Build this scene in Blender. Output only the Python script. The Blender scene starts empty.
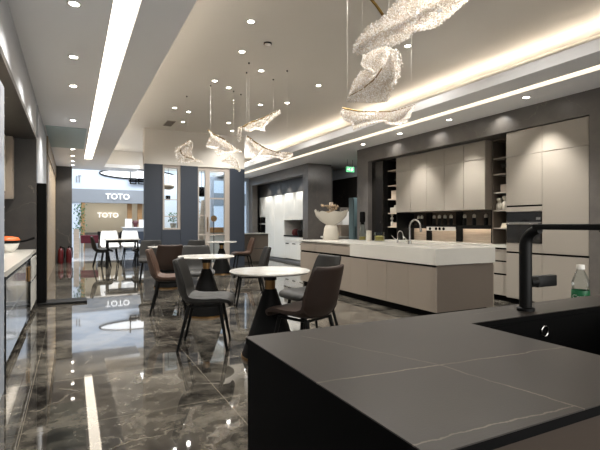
import bpy, bmesh, math, random
from mathutils import Vector, Matrix
random.seed(7)
PI = math.pi
sc = bpy.context.scene
col = sc.collection

# ------------------------------------------------------------------ camera
FPX, HOR, CH = 450.0, 224.5, 1.15
YAW = math.atan(228 / 450.0)
SN, CS = math.sin(YAW), math.cos(YAW)
cam = bpy.data.cameras.new('camera')
cam.sensor_width = 36.0
cam.lens = 36.0 * FPX / 600.0
cam.clip_start = 0.02
cam.shift_y = (225 - HOR) / 600.0 * -1
camo = bpy.data.objects.new('camera', cam)
camo.location = (0, 0, CH)
camo.rotation_euler = (PI / 2, 0, -YAW)
col.objects.link(camo)
sc.camera = camo


def at(u, v, d):
    """world point seen at image point u, v at distance d along the view axis"""
    x = (u - 300) / FPX
    z = -(v - HOR) / FPX
    return Vector((d * (SN + x * CS), d * (CS - x * SN), CH + d * z))


# ------------------------------------------------------------------ materials
def lin(c):
    return c / 12.92 if c <= 0.04045 else ((c + 0.055) / 1.055) ** 2.4


def hexc(h):
    return tuple(lin(int(h[i:i + 2], 16) / 255.0) for i in (0, 2, 4)) + (1,)


def newmat(name):
    m = bpy.data.materials.new(name)
    m.use_nodes = True
    nt = m.node_tree
    return m, nt, nt.nodes['Principled BSDF']


def mat(name, h, rough=0.5, metal=0.0, emit=0.0, ecol=None, noise=0.04, scale=30.0, trans=0.0, spec=0.5, coat=0.0, bump=0.0):
    m, nt, b = newmat(name)
    c = hexc(h)
    b.inputs['Roughness'].default_value = rough
    b.inputs['Metallic'].default_value = metal
    b.inputs['Specular IOR Level'].default_value = spec
    b.inputs['Transmission Weight'].default_value = trans
    b.inputs['Coat Weight'].default_value = coat
    b.inputs['Coat Roughness'].default_value = 0.05
    tc = nt.nodes.new('ShaderNodeTexCoord')
    n = nt.nodes.new('ShaderNodeTexNoise')
    n.inputs['Scale'].default_value = scale
    n.inputs['Detail'].default_value = 4
    nt.links.new(tc.outputs['Object'], n.inputs['Vector'])
    mx = nt.nodes.new('ShaderNodeMix')
    mx.data_type = 'RGBA'
    mx.inputs[6].default_value = tuple(x * (1 - noise) for x in c[:3]) + (1,)
    mx.inputs[7].default_value = tuple(min(1, x * (1 + noise)) for x in c[:3]) + (1,)
    nt.links.new(n.outputs['Fac'], mx.inputs[0])
    nt.links.new(mx.outputs[2], b.inputs['Base Color'])
    if bump:
        bp = nt.nodes.new('ShaderNodeBump')
        bp.inputs['Strength'].default_value = bump
        bp.inputs['Distance'].default_value = 0.002
        nt.links.new(n.outputs['Fac'], bp.inputs['Height'])
        nt.links.new(bp.outputs['Normal'], b.inputs['Normal'])
    if emit:
        b.inputs['Emission Color'].default_value = hexc(ecol or h)
        b.inputs['Emission Strength'].default_value = emit
    return m


class NB:
    """tiny node math helper"""
    def __init__(self, nt):
        self.nt = nt

    def m(self, op, a, b=None, c=None, clamp=False):
        n = self.nt.nodes.new('ShaderNodeMath')
        n.operation = op
        n.use_clamp = clamp
        for i, v in enumerate((a, b, c)):
            if v is None:
                continue
            if isinstance(v, (int, float)):
                n.inputs[i].default_value = v
            else:
                self.nt.links.new(v, n.inputs[i])
        return n.outputs[0]

    def noise(self, vec, scale, detail=4, rough=0.5):
        n = self.nt.nodes.new('ShaderNodeTexNoise')
        n.inputs['Scale'].default_value = scale
        n.inputs['Detail'].default_value = detail
        n.inputs['Roughness'].default_value = rough
        self.nt.links.new(vec, n.inputs['Vector'])
        return n

    def mix(self, f, a, b):
        n = self.nt.nodes.new('ShaderNodeMix')
        n.data_type = 'RGBA'
        for i, v in ((0, f), (6, a), (7, b)):
            if isinstance(v, (int, float, tuple)):
                n.inputs[i].default_value = v
            else:
                self.nt.links.new(v, n.inputs[i])
        return n.outputs[2]

    def ramp(self, v, a, b):
        n = self.nt.nodes.new('ShaderNodeMapRange')
        n.interpolation_type = 'SMOOTHSTEP'
        n.inputs[1].default_value = a
        n.inputs[2].default_value = b
        self.nt.links.new(v, n.inputs[0])
        return n.outputs[0]


def stone_mat(name, dark, light, vein, rough, vein_w=0.010, vein_scale=0.9, tile=None, grout=None, vein_amt=0.6, spec=0.5):
    m, nt, b = newmat(name)
    k = NB(nt)
    geo = nt.nodes.new('ShaderNodeNewGeometry')
    P = geo.outputs['Position']
    big = k.noise(P, 1.6, 6, 0.6).outputs['Fac']
    fine = k.noise(P, 7.0, 10, 0.75).outputs['Fac']
    f = k.m('ADD', k.m('MULTIPLY', big, 0.45), k.m('MULTIPLY', fine, 0.55))
    f = k.ramp(f, 0.40, 0.62)
    base = k.mix(f, hexc(dark), hexc(light))
    # veins
    wn = k.noise(P, 1.7, 5, 0.6)
    va = nt.nodes.new('ShaderNodeVectorMath')
    va.operation = 'MULTIPLY_ADD'
    nt.links.new(wn.outputs['Color'], va.inputs[0])
    va.inputs[1].default_value = (0.7, 0.7, 0.7)
    nt.links.new(P, va.inputs[2])
    vo = nt.nodes.new('ShaderNodeTexVoronoi')
    vo.feature = 'DISTANCE_TO_EDGE'
    vo.inputs['Scale'].default_value = vein_scale
    nt.links.new(va.outputs[0], vo.inputs['Vector'])
    vm = k.m('SUBTRACT', 1.0, k.ramp(vo.outputs['Distance'], 0.0, vein_w))
    gate = k.ramp(k.noise(P, 1.1, 3).outputs['Fac'], 0.46, 0.62)
    vm = k.m('MULTIPLY', k.m('MULTIPLY', vm, gate), vein_amt)
    base = k.mix(vm, base, hexc(vein))
    if tile:
        tx, ty, ox, oy = tile
        sp = nt.nodes.new('ShaderNodeSeparateXYZ')
        nt.links.new(P, sp.inputs[0])

        def seam(c, t, o):
            w = k.m('PINGPONG', k.m('SUBTRACT', c, o), t / 2.0)
            return k.m('LESS_THAN', w, 0.0022)
        s = k.m('MAXIMUM', seam(sp.outputs[0], tx, ox), seam(sp.outputs[1], ty, oy))
        base = k.mix(k.m('MULTIPLY', s, 0.8), base, hexc(grout))
        b.inputs['Roughness'].default_value = rough
    b.inputs['Roughness'].default_value = rough
    b.inputs['Specular IOR Level'].default_value = spec
    nt.links.new(base, b.inputs['Base Color'])
    return m


def counter_mat():
    m, nt, b = newmat('brown_grey_sintered_stone')
    k = NB(nt)
    geo = nt.nodes.new('ShaderNodeNewGeometry')
    P = geo.outputs['Position']
    sp = nt.nodes.new('ShaderNodeSeparateXYZ')
    nt.links.new(P, sp.inputs[0])
    X, Y = sp.outputs[0], sp.outputs[1]
    wob = k.m('MULTIPLY', k.m('SUBTRACT', k.noise(P, 14, 6, 0.65).outputs['Fac'], 0.5), 0.022)
    fade = k.ramp(k.noise(P, 9, 3).outputs['Fac'], 0.34, 0.6)
    tot = None
    for (ax, ay), (bx, by), w, amt in (((0.34, 0.622), (1.0, 0.568), 0.0020, 0.45), ((0.46, 0.90), (0.585, 0.60), 0.0012, 0.32),
                                       ((0.585, 0.60), (0.62, 0.37), 0.0016, 0.4), ((0.34, 0.398), (0.62, 0.383), 0.0014, 0.36), ((1.0, 0.90), (1.6, 0.935), 0.0012, 0.25)):
        dx, dy = bx - ax, by - ay
        L = math.hypot(dx, dy)
        dx, dy = dx / L, dy / L
        px = k.m('SUBTRACT', X, ax)
        py = k.m('SUBTRACT', Y, ay)
        dist = k.m('ABSOLUTE', k.m('ADD', k.m('ADD', k.m('MULTIPLY', px, -dy), k.m('MULTIPLY', py, dx)), wob))
        al = k.m('ADD', k.m('MULTIPLY', px, dx), k.m('MULTIPLY', py, dy))
        inr = k.m('MULTIPLY', k.m('GREATER_THAN', al, 0.0), k.m('LESS_THAN', al, L))
        v = k.m('MULTIPLY', k.m('MULTIPLY', k.m('SUBTRACT', 1.0, k.ramp(dist, w * 0.4, w * 1.5)), inr), amt)
        v = k.m('MULTIPLY', v, k.m('ADD', 0.45, k.m('MULTIPLY', fade, 0.55)))
        tot = v if tot is None else k.m('MAXIMUM', tot, v)
    base = k.mix(k.ramp(k.noise(P, 5, 6).outputs['Fac'], 0.3, 0.7), hexc('28231e'), hexc('2e2924'))
    base = k.mix(tot, base, hexc('a89d8c'))
    nt.links.new(base, b.inputs['Base Color'])
    b.inputs['Roughness'].default_value = 0.38
    b.inputs['Specular IOR Level'].default_value = 0.4
    bp = nt.nodes.new('ShaderNodeBump')
    bp.inputs['Strength'].default_value = 0.12
    bp.inputs['Distance'].default_value = 0.001
    nt.links.new(k.noise(P, 260, 3).outputs['Fac'], bp.inputs['Height'])
    nt.links.new(bp.outputs['Normal'], b.inputs['Normal'])
    return m


def wood_mat(name, a, c, rough=0.5):
    m, nt, b = newmat(name)
    k = NB(nt)
    geo = nt.nodes.new('ShaderNodeNewGeometry')
    mp = nt.nodes.new('ShaderNodeMapping')
    mp.inputs['Scale'].default_value = (2, 2, 30)
    nt.links.new(geo.outputs['Position'], mp.inputs[0])
    f = k.ramp(k.noise(mp.outputs[0], 1.5, 6, 0.6).outputs['Fac'], 0.3, 0.7)
    nt.links.new(k.mix(f, hexc(a), hexc(c)), b.inputs['Base Color'])
    b.inputs['Roughness'].default_value = rough
    return m


M = {}
M['floor'] = stone_mat('polished_grey_marble_tiles', '1e1c1a', '69645b', '9a9284', 0.03, 0.022, 2.1, (1.15, 0.86, -0.25, 0.31), '7d776b', 0.42, 1.0)
M['mall_floor'] = mat('pale_polished_tiles', 'b9bcc0', 0.08, noise=0.05, scale=2)
M['stone'] = stone_mat('dark_grey_stone', '575350', '615d58', 'a0988a', 0.34, 0.006, 0.55, None, None, 0.25)
M['stone_dark'] = stone_mat('charcoal_stone', '2c2a28', '363330', '857d70', 0.4, 0.008, 0.8, None, None, 0.5)
M['ceil'] = mat('warm_grey_ceiling_paint', 'd0cbc3', 0.9, noise=0.01, scale=3)
M['soffit'] = mat('grey_ceiling_paint', 'e9e9ea', 0.85, noise=0.01, scale=3)
M['wall'] = mat('light_wall_paint', 'a6a8ac', 0.6, noise=0.02, scale=5)
M['navy'] = mat('navy_wall_panel', '2b323d', 0.5, noise=0.03, scale=8)
M['frame_wood'] = mat('greige_window_frame', 'a69d94', 0.5)
M['led_soft'] = mat('cream_led_diffuser', 'fff2dc', 0.5, emit=.48, ecol='fff0d8', noise=0)
M['led'] = mat('warm_white_led', 'fff2dc', 0.5, emit=1.7, ecol='fff4e2', noise=0)
M['led_hidden'] = mat('warm_led_tape', 'fff0dc', 0.5, emit=7.5, ecol='fff4e4', noise=0)
M['lamp'] = mat('downlight_glow', 'ffffff', 0.5, emit=14, ecol='fff6ea', noise=0)
M['white_trim'] = mat('white_lamp_trim', 'd0ccc5', 0.4)
M['greige'] = mat('greige_lacquer_door', '928b81', 0.42, noise=0.02, scale=60)
M['greige_body'] = mat('greige_carcass', '8d8276', 0.5)
M['taupe'] = mat('taupe_lacquer_door', '877d72', 0.4, noise=0.02, scale=60)
M['taupe_dark'] = mat('dark_taupe_panel', '665d54', 0.4, noise=0.03, scale=50)
M['black'] = mat('black_matt', '050505', 0.7, spec=.08)
M['black_gloss'] = mat('black_gloss_glass', '0b0b0c', 0.08)
M['black_metal'] = mat('black_powder_metal', '0b0b0a', 0.5, spec=.2)
M['dark_glass'] = mat('smoked_glass_front', '1c1a18', 0.12)
M['quartz'] = mat('white_quartz', 'c0bdb5', 0.25, noise=0.03, scale=14)
M['gloss_grey'] = mat('gloss_grey_door', '8b9096', 0.06, noise=0.02)
M['brown_door'] = mat('dark_brown_door', '34291f', .5, spec=.3)
M['white'] = mat('white_lacquer', 'eceae4', 0.3, noise=0.01)
M['white_gloss'] = mat('white_gloss_door', 'e4e3dc', 0.15, noise=0.01)
M['chrome'] = mat('brushed_steel', 'a8a6a2', 0.22, metal=1.0)
M['brass'] = mat('brushed_brass', '8a6a42', 0.3, metal=0.9)
M['gold'] = mat('aged_gold', '7d6434', 0.3, metal=0.85)
M['grey_leather'] = mat('charcoal_grey_leather', '201f1d', 0.6, spec=.35, noise=0.10, scale=120, bump=0.2)
M['brown_leather'] = mat('brown_leather', '432f23', 0.55, spec=.35, noise=0.10, scale=120, bump=0.2)
M['dark_brown_leather'] = mat('dark_brown_leather', '2c1f18', 0.55, spec=.35, noise=0.10, scale=120, bump=0.2)
M['white_shell'] = mat('white_chair_shell', 'e8eaec', 0.4)
M['marble_top'] = stone_mat('white_marble', 'c9c6be', 'd8d6d0', 'aaa69d', 0.12, 0.02, 2.2, None, None, 0.4)
M['cone'] = mat('black_cone_lacquer', '0e0e0e', 0.5, noise=0.15, scale=200, spec=.12)
M['bead'] = mat('crystal_beads', 'd8cfc4', 0.10, noise=0.0, scale=45, spec=1.0, coat=0.4)
_n = M['bead'].node_tree
_t = [x for x in _n.nodes if x.type == 'TEX_NOISE'][0]
_k = NB(_n)
_g = _n.nodes.new('ShaderNodeNewGeometry')
_c = _k.mix(_k.ramp(_g.outputs['Random Per Island'], 0.0, 1.0), hexc('ddd2c4'), hexc('ffffff'))
_n.links.new(_c, _n.nodes['Principled BSDF'].inputs['Base Color'])
_tr = _n.nodes.new('ShaderNodeBsdfTranslucent')
_n.links.new(_c, _tr.inputs[0])
_mx = _n.nodes.new('ShaderNodeMixShader')
_mx.inputs[0].default_value = .6
_n.links.new(_n.nodes['Principled BSDF'].outputs[0], _mx.inputs[1])
_n.links.new(_tr.outputs[0], _mx.inputs[2])
_n.links.new(_mx.outputs[0], _n.nodes['Material Output'].inputs[0])
M['counter'] = counter_mat()
M['beige_wood'] = wood_mat('pale_beige_wood', 'b7a694', 'cbbcab')
M['tan_panel'] = wood_mat('tan_wall_panel', '75634a', '8d7a5e')
M['oak'] = wood_mat('oak_wood', '9a7247', 'b08557')
M['cream'] = mat('cream_wall', 'd8cdb6', 0.7, noise=0.03)
M['teal'] = mat('pale_teal_daylight', 'a6b8b8', 0.5)
M['teal_cab'] = mat('grey_teal_lacquer', '5c7276', 0.4)
M['red'] = mat('red_enamel', '4e0c12', 0.35)
M['maroon'] = mat('maroon_cloth', '5a1522', 0.8)
M['leaf'] = mat('green_leaves', '2f6b3f', 0.6, noise=0.3, scale=30)
M['orange'] = mat('orange_enamel', 'e06a30', 0.35)
M['ceramic'] = mat('off_white_ceramic', 'aea89c', 0.45, noise=0.02)
M['paper'] = mat('white_card', 'f2f2f0', 0.7)
M['sign_white'] = mat('lit_white_letters', 'ffffff', 0.5, emit=.35, noise=0)
M['exit_green'] = mat('lit_green_sign', '1f8a55', 0.5, emit=0.25, noise=0)
M['mall_white'] = mat('white_fascia', 'd8e0ea', 0.5, noise=0.01)
M['mall_grey'] = mat('grey_shop_header', '8f9296', 0.5)
M['blue_panel'] = mat('bluish_metal_panel', '9aa3b0', 0.3)
M['pasta'] = mat('dried_food', '8a7a3c', 0.7, noise=0.4, scale=90)
M['dark_liquid'] = mat('dark_liquid', '20201f', 0.15)
M['label_green'] = mat('green_label', '0f6a3e', 0.4, noise=0.03)


def glass(name, h='ffffff', rough=0.02):
    m, nt, b = newmat(name)
    out = nt.nodes['Material Output']
    tr = nt.nodes.new('ShaderNodeBsdfTransparent')
    tr.inputs[0].default_value = hexc(h)
    gl = nt.nodes.new('ShaderNodeBsdfGlossy')
    gl.inputs['Roughness'].default_value = rough
    fr = nt.nodes.new('ShaderNodeLayerWeight')
    fr.inputs[0].default_value = 0.25
    mul = nt.nodes.new('ShaderNodeMath')
    mul.operation = 'MULTIPLY'
    mul.inputs[1].default_value = 0.5
    nt.links.new(fr.outputs['Fresnel'], mul.inputs[0])
    mx = nt.nodes.new('ShaderNodeMixShader')
    nt.links.new(mul.outputs[0], mx.inputs[0])
    nt.links.new(tr.outputs[0], mx.inputs[1])
    nt.links.new(gl.outputs[0], mx.inputs[2])
    nt.links.new(mx.outputs[0], out.inputs[0])
    return m


M['glass'] = glass('clear_glass', 'f4f8fa')
M['bottle_glass'] = glass('bottle_plastic', 'f6fafa', 0.06)
M['smoked'] = glass('smoked_cabinet_glass', '4a4642', 0.05)


# ------------------------------------------------------------------ mesh builder
class MB:
    def __init__(self):
        self.bm = bmesh.new()

    def box(self, x0, x1, y0, y1, z0, z1, bev=0.0, seg=2):
        b = bmesh.new()
        vs = [b.verts.new(p) for p in ((x0, y0, z0), (x1, y0, z0), (x1, y1, z0), (x0, y1, z0), (x0, y0, z1), (x1, y0, z1), (x1, y1, z1), (x0, y1, z1))]
        for f in ((0, 3, 2, 1), (4, 5, 6, 7), (0, 1, 5, 4), (1, 2, 6, 5), (2, 3, 7, 6), (3, 0, 4, 7)):
            b.faces.new([vs[i] for i in f])
        if bev:
            bmesh.ops.bevel(b, geom=b.edges[:], offset=bev, segments=seg, affect='EDGES', profile=0.5)
        self.add(b)
        return self

    def add(self, b, mtx=None):
        me = bpy.data.meshes.new('t')
        if mtx is not None:
            b.transform(mtx)
        b.to_mesh(me)
        b.free()
        self.bm.from_mesh(me)
        bpy.data.meshes.remove(me)

    def lathe(self, prof, c=(0, 0, 0), seg=32, mtx=None):
        b = bmesh.new()
        rings = []
        for r, z in prof:
            if r < 1e-5:
                rings.append([b.verts.new((0, 0, z))])
            else:
                rings.append([b.verts.new((r * math.cos(2 * PI * i / seg), r * math.sin(2 * PI * i / seg), z)) for i in range(seg)])
        for a, d in zip(rings, rings[1:]):
            for i in range(seg):
                j = (i + 1) % seg
                if len(a) == 1 and len(d) == 1:
                    continue
                if len(a) == 1:
                    b.faces.new((a[0], d[j], d[i]))
                elif len(d) == 1:
                    b.faces.new((a[i], a[j], d[0]))
                else:
                    b.faces.new((a[i], a[j], d[j], d[i]))
        bmesh.ops.recalc_face_normals(b, faces=b.faces[:])
        t = Matrix.Translation(c)
        self.add(b, t if mtx is None else mtx)
        return self

    def tube(self, pts, r, seg=10, caps=True):
        """tube through pts; r is a number or a list of radii"""
        b = bmesh.new()
        pts = [Vector(p) for p in pts]
        n = len(pts)
        rs = r if isinstance(r, (list, tuple)) else [r] * n
        rings = []
        up = None
        for i, p in enumerate(pts):
            d = (pts[min(i + 1, n - 1)] - pts[max(i - 1, 0)]).normalized()
            if up is None:
                up = Vector((0, 0, 1)) if abs(d.z) < 0.9 else Vector((1, 0, 0))
            s = d.cross(up).normalized()
            up = s.cross(d).normalized()
            rings.append([b.verts.new(p + rs[i] * (math.cos(2 * PI * k / seg) * s + math.sin(2 * PI * k / seg) * up)) for k in range(seg)])
        for a, d in zip(rings, rings[1:]):
            for k in range(seg):
                j = (k + 1) % seg
                b.faces.new((a[k], a[j], d[j], d[k]))
        if caps:
            b.faces.new(rings[0][::-1])
            b.faces.new(rings[-1])
        bmesh.ops.recalc_face_normals(b, faces=b.faces[:])
        self.add(b)
        return self

    def cyl(self, c, r, h, seg=24):
        return self.lathe([(0, 0), (r, 0), (r, h), (0, h)], c, seg)

    def prism(self, poly, axis, a0, a1):
        """extrude a 2-D polygon along axis ('x','y','z') from a0 to a1"""
        b = bmesh.new()

        def P(p, a):
            return {'x': (a, p[0], p[1]), 'y': (p[0], a, p[1]), 'z': (p[0], p[1], a)}[axis]
        lo = [b.verts.new(P(p, a0)) for p in poly]
        hi = [b.verts.new(P(p, a1)) for p in poly]
        b.faces.new(lo)
        b.faces.new(hi[::-1])
        for i in range(len(poly)):
            j = (i + 1) % len(poly)
            b.faces.new((lo[i], hi[i], hi[j], lo[j]))
        bmesh.ops.recalc_face_normals(b, faces=b.faces[:])
        self.add(b)
        return self


def B(*a, **k):
    return MB().box(*a, **k)


def build(name, mb, m, parent=None, smooth=False, local=False):
    me = bpy.data.meshes.new(name)
    bm = mb.bm
    base = Vector((0, 0, 0))
    if parent is not None and not local:
        base = parent['_base'] if '_base' in parent else Vector((0, 0, 0))
        base = Vector(base)
        bmesh.ops.translate(bm, verts=bm.verts[:], vec=-base)
    bm.to_mesh(me)
    bm.free()
    me.materials.append(M[m] if isinstance(m, str) else m)
    if smooth:
        me.polygons.foreach_set('use_smooth', [True] * len(me.polygons))
        me.set_sharp_from_angle(angle=math.radians(40))
    o = bpy.data.objects.new(name, me)
    col.objects.link(o)
    if parent is not None:
        o.parent = parent
        if not local:
            o['_base'] = tuple(base)
    return o


def thing(name, label, cat, loc=(0, 0, 0), rz=0.0, group=None):
    o = bpy.data.objects.new(name, None)
    o.empty_display_size = 0.05
    o.location = loc
    o.rotation_euler = (0, 0, rz)
    o['label'] = label
    o['category'] = cat
    if group:
        o['group'] = group
    o['_base'] = tuple(loc)
    col.objects.link(o)
    return o


def single(name, label, cat, mb, m, loc=None, group=None, smooth=False):
    """a thing that is one mesh; origin moved to loc"""
    if loc is not None:
        bmesh.ops.translate(mb.bm, verts=mb.bm.verts[:], vec=-Vector(loc))
    o = build(name, mb, m, None, smooth)
    if loc is not None:
        o.location = loc
    o['label'] = label
    o['category'] = cat
    if group:
        o['group'] = group
    return o


def struct(name, mb, m, parent=None, smooth=False):
    o = build(name, mb, m, parent, smooth)
    if parent is None:
        o['kind'] = 'structure'
    return o


def dup(root, loc, rz, label, group=None):
    r = root.copy()
    col.objects.link(r)
    r.location = loc
    r.rotation_euler = (0, 0, rz)
    r['label'] = label
    if group:
        r['group'] = group
    for ch in list(root.children):
        c = ch.copy()
        col.objects.link(c)
        c.parent = r
        for g in list(ch.children):
            d = g.copy()
            col.objects.link(d)
            d.parent = c
    return r


def text_bm(s, size, ext):
    cu = bpy.data.curves.new('t', 'FONT')
    cu.body = s
    cu.size = size
    cu.extrude = ext
    cu.align_x = 'CENTER'
    cu.align_y = 'CENTER'
    cu.resolution_u = 3
    o = bpy.data.objects.new('t', cu)
    col.objects.link(o)
    dg = bpy.context.evaluated_depsgraph_get()
    me = bpy.data.meshes.new_from_object(o.evaluated_get(dg))
    b = bmesh.new()
    b.from_mesh(me)
    bpy.data.objects.remove(o)
    bpy.data.curves.remove(cu)
    bpy.data.meshes.remove(me)
    return b


ORD = ['first', 'second', 'third', 'fourth', 'fifth', 'sixth', 'seventh', 'eighth', 'ninth', 'tenth', 'eleventh', 'twelfth', 'thirteenth', 'fourteenth', 'fifteenth']

# ================================================================== SETTING
ZL, ZR, ZT = 2.90, 2.80, 3.57          # left soffit, right soffit, raised tray
YB = -2.6                              # wall behind the camera
YE = 15.5                              # end of the left corridor
YW = 11.8                              # navy wall
struct('floor', B(-2.2, 10.5, YB - .2, 15.6, -0.1, 0), 'floor')
struct('floor', B(-6, 16, 15.6, 30, -0.1, 0), 'mall_floor')
# left soffit (with a slot for the light strip), raised tray, right soffit
c = MB()
c.box(-0.6, 0.29, YB, 15.9, ZL, ZL + .1)
c.box(0.485, 0.87, YB, 15.9, ZL, ZL + .1)
c.box(0.29, 0.485, 13.4, 15.9, ZL, ZL + .1)
c.box(0.29, 0.485, YB, 13.4, ZL + .06, ZL + .1)
c.box(0.86, 1.9, 14.9, 15.9, ZL, ZL + .1)
struct('ceiling', c, 'soffit')
c = MB()
c.box(-0.1, 6.0, YB, 16.0, ZT, ZT + .08)
c.box(-0.1, -0.02, YB, 16, ZL + .11, ZT)
c.box(5.97, 6.05, YB, 16.0, 3.30, ZT)
c.box(5.42, 5.97, YB, 15.9, 3.28, 3.32)
c.box(5.42, 5.45, YB, 15.9, ZR + .06, 3.28)
c.box(-0.1, 6.0, 15.9, 16.0, 3.01, ZT)
c.box(-0.1, 6.0, YB - .08, YB, 3.01, ZT)
struct('ceiling', c, 'ceil')
c = MB()
c.box(4.47, 4.50, YB, 15.9, ZR, ZR + .12)
c.box(4.50, 4.86, YB, 15.9, ZR, ZR + .05)
c.box(5.0, 5.95, YB, 15.9, ZR, ZR + .05)
c.box(4.86, 5.0, YB, 15.9, ZR + .03, ZR + .05)
c.box(5.95, 10.5, 8.37, 15.9, ZR, ZR + .05)
struct('ceiling', c, 'soffit')
struct('ceiling_daylight_patch', B(-0.42, 0.24, 9.1, 11.5, ZL - .012, ZL), 'teal')  # thin teal sheet painted in for daylight reflected on the ceiling

# left wall: niche for the side kitchen, then wall, wood panels and the stone column
w = MB()
w.box(-1.2, -0.45, 3.72, 7.4, 2.42, ZL)
w.box(-1.2, -0.45, YB, 3.72, 0, ZL)
w.box(-1.2, -0.45, 7.62, 10.2, 0, ZL)
struct('wall_left', w, 'wall')
w = MB()
w.box(-1.15, -1.05, 3.72, 7.4, 0, 2.418)
w.box(-1.05, -0.45, 3.72, 7.4, 2.36, 2.418)
w.box(-1.15, -0.45, 7.4, 7.62, 0, 2.418)
struct('wall_left', w, 'stone_dark')
w = MB()
for i in range(9):
    w.box(-0.62, -0.44, 10.4 + i * .55, 10.4 + i * .55 + .53, 0.0, 2.55)
w.box(-0.66, -0.62, 10.2, 15.4, 0, ZL)
w.box(-0.66, -0.42, 10.2, 15.4, 2.55, ZL)
struct('wall_left', w, 'tan_panel')
struct('trim_2', B(-0.75, 0.0, 15.3, 15.7, 0, ZL), 'stone_dark')
struct('wall_front', MB().box(-2.2, 10.5, YB - .2, YB - .05, 0, .3).box(-2.2, 10.5, YB - .2, YB - .05, 2.7, 3.7).box(-2.2, 0, YB - .2, YB - .05, .3, 2.7).box(5, 10.5, YB - .2, YB - .05, .3, 2.7), 'wall')

# navy wall at the back, openings for window_1 and the glazed door
nv = MB()
X0, X1 = 1.62, 4.26
ZN = 2.68
for a, b_ in ((1.62, 2.05), (2.52, 2.96), (3.84, 4.26)):
    nv.box(a, b_, YW, YW + .18, 0, ZN)
nv.box(2.05, 2.52, YW, YW + .18, 0, 1.02)
for a in (2.05, 2.515):
    nv.box(a - .008, a + .008, YW - .02, YW, 0, ZN)
struct('wall_back', nv, 'navy')
bk = MB()
bk.box(X0, X1, YW, YW + .3, ZN, ZT)
struct('wall_back', bk, 'ceil')
wf = MB()
for a, b_ in ((2.05, 2.11), (2.44, 2.52)):
    wf.box(a, b_, YW + .03, YW + .12, 1.02, ZN)
wf.box(2.11, 2.44, YW + .03, YW + .12, 2.60, ZN)
wf.box(2.11, 2.44, YW + .03, YW + .12, 1.02, 1.06)
wf.box(2.11, 2.44, YW + .05, YW + .08, 1.78, 1.80)
wf.box(2.11, 2.44, YW + .05, YW + .08, 1.35, 1.37)
w1 = struct('window_1', wf, 'frame_wood')
build('pane', B(2.11, 2.44, YW + .085, YW + .09, 1.06, 2.60), 'glass', w1)
df = MB()
for a, b_ in ((2.96, 3.0), (3.17, 3.29), (3.70, 3.84)):
    df.box(a, b_, YW + .03, YW + .13, 0, ZN)
for a, b_ in ((3.0, 3.17), (3.29, 3.70)):
    df.box(a, b_, YW + .03, YW + .12, 2.58, ZN)
    df.box(a, b_, YW + .03, YW + .12, 0, .12)
    df.box(a, b_, YW + .05, YW + .08, .86, .90)
df.box(3.29, 3.70, YW + .05, YW + .08, 1.83, 1.87)
df.box(3.0, 3.17, YW + .05, YW + .08, 1.38, 1.41)
d1 = struct('door_1', df, 'frame_wood')
build('pane', B(3.0, 3.17, YW + .085, YW + .09, .12, 2.58), 'glass', d1)
build('pane', B(3.29, 3.70, YW + .085, YW + .09, .12, 2.58), 'glass', d1)
build('door_handle', MB().tube([(3.22, YW - .01, .95), (3.22, YW - .01, 1.35)], .012), 'brass', d1)

# right wall: stone frame round the kitchen niche
fr = MB()
fr.box(5.66, 6.42, 7.95, 8.36, 0, ZR)
fr.box(5.66, 6.42, 3.32, 7.95, 2.50, ZR)
fr.box(5.66, 6.42, YB, 3.32, 0, ZR)
struct('wall_right', fr, 'stone')
struct('wall_right', B(6.34, 6.42, 3.32, 7.95, 0, 2.50), 'stone_dark')
# pillar and header of the second niche
fr = MB()
fr.box(5.66, 6.4, 10.7, 11.0, 0, ZR)
fr.box(5.66, 5.9, 11.0, 15.3, 2.52, ZR)
fr.box(5.66, 5.86, 14.9, 15.3, 0, 2.52)
struct('trim_3', fr, 'stone')
struct('wall_right', MB().box(7.15, 7.25, 9.2, 15.6, 0, 2.50).box(6.02, 6.62, 11.01, 15.3, 2.125, ZR).box(5.87, 7.15, 15.3, 15.4, 0, ZR).box(6.0, 6.62, 11.01, 11.49, 0, 2.12), 'stone_dark')
# far right end of the room seen through the gap
g = MB()
g.box(9.6, 9.8, 8.4, 15.9, 0, 2.35)
g.box(7.25, 9.8, 15.4, 15.6, 0, 2.35)
g.box(6.42, 9.8, 8.2, 8.36, 0, ZR)
struct('wall_right', g, 'stone_dark')
g = MB()
g.box(9.6, 9.8, 8.4, 15.9, 2.35, ZR)
g.box(7.25, 9.8, 15.4, 15.6, 2.35, ZR)
g.box(7.15, 7.25, 9.2, 15.6, 2.502, ZR)
struct('trim_4', g, 'mall_white')

# ---- light strips
def strip(name, label, mb, m, loc):
    return single(name, label, 'light strip', mb, m, loc)


strip('light_strip', 'long warm white light strip set in a slot of the left ceiling band', B(.295, .48, YB, 13.38, ZL + .048, ZL + .058), 'led', (.39, 5, ZL + .05))
strip('light_strip', 'long narrow warm light strip in the right ceiling band above the kitchen', B(4.87, 4.995, YB, 15.4, ZR - .006, ZR + .025), 'led_soft', (4.92, 5, ZR + .02))
strip('cove_light', 'hidden warm light tape behind the right ceiling lip washing the raised ceiling', B(5.62, 5.67, YB, 15.4, 3.321, 3.335), 'led_hidden', (5.65, 5, 3.32))
strip('cove_light', 'hidden warm light tape above the left ceiling band washing the raised ceiling', B(.56, .62, YB, 14.5, ZL + .101, ZL + .115), 'led_hidden', (.59, 5, ZL + .1))
strip('cove_light', 'hidden warm light tape over the far end of the raised ceiling', B(.9, 1.6, 15.1, 15.16, ZL + .101, ZL + .12), 'led_hidden', (1.2, 15.1, ZL + .1))


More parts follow.
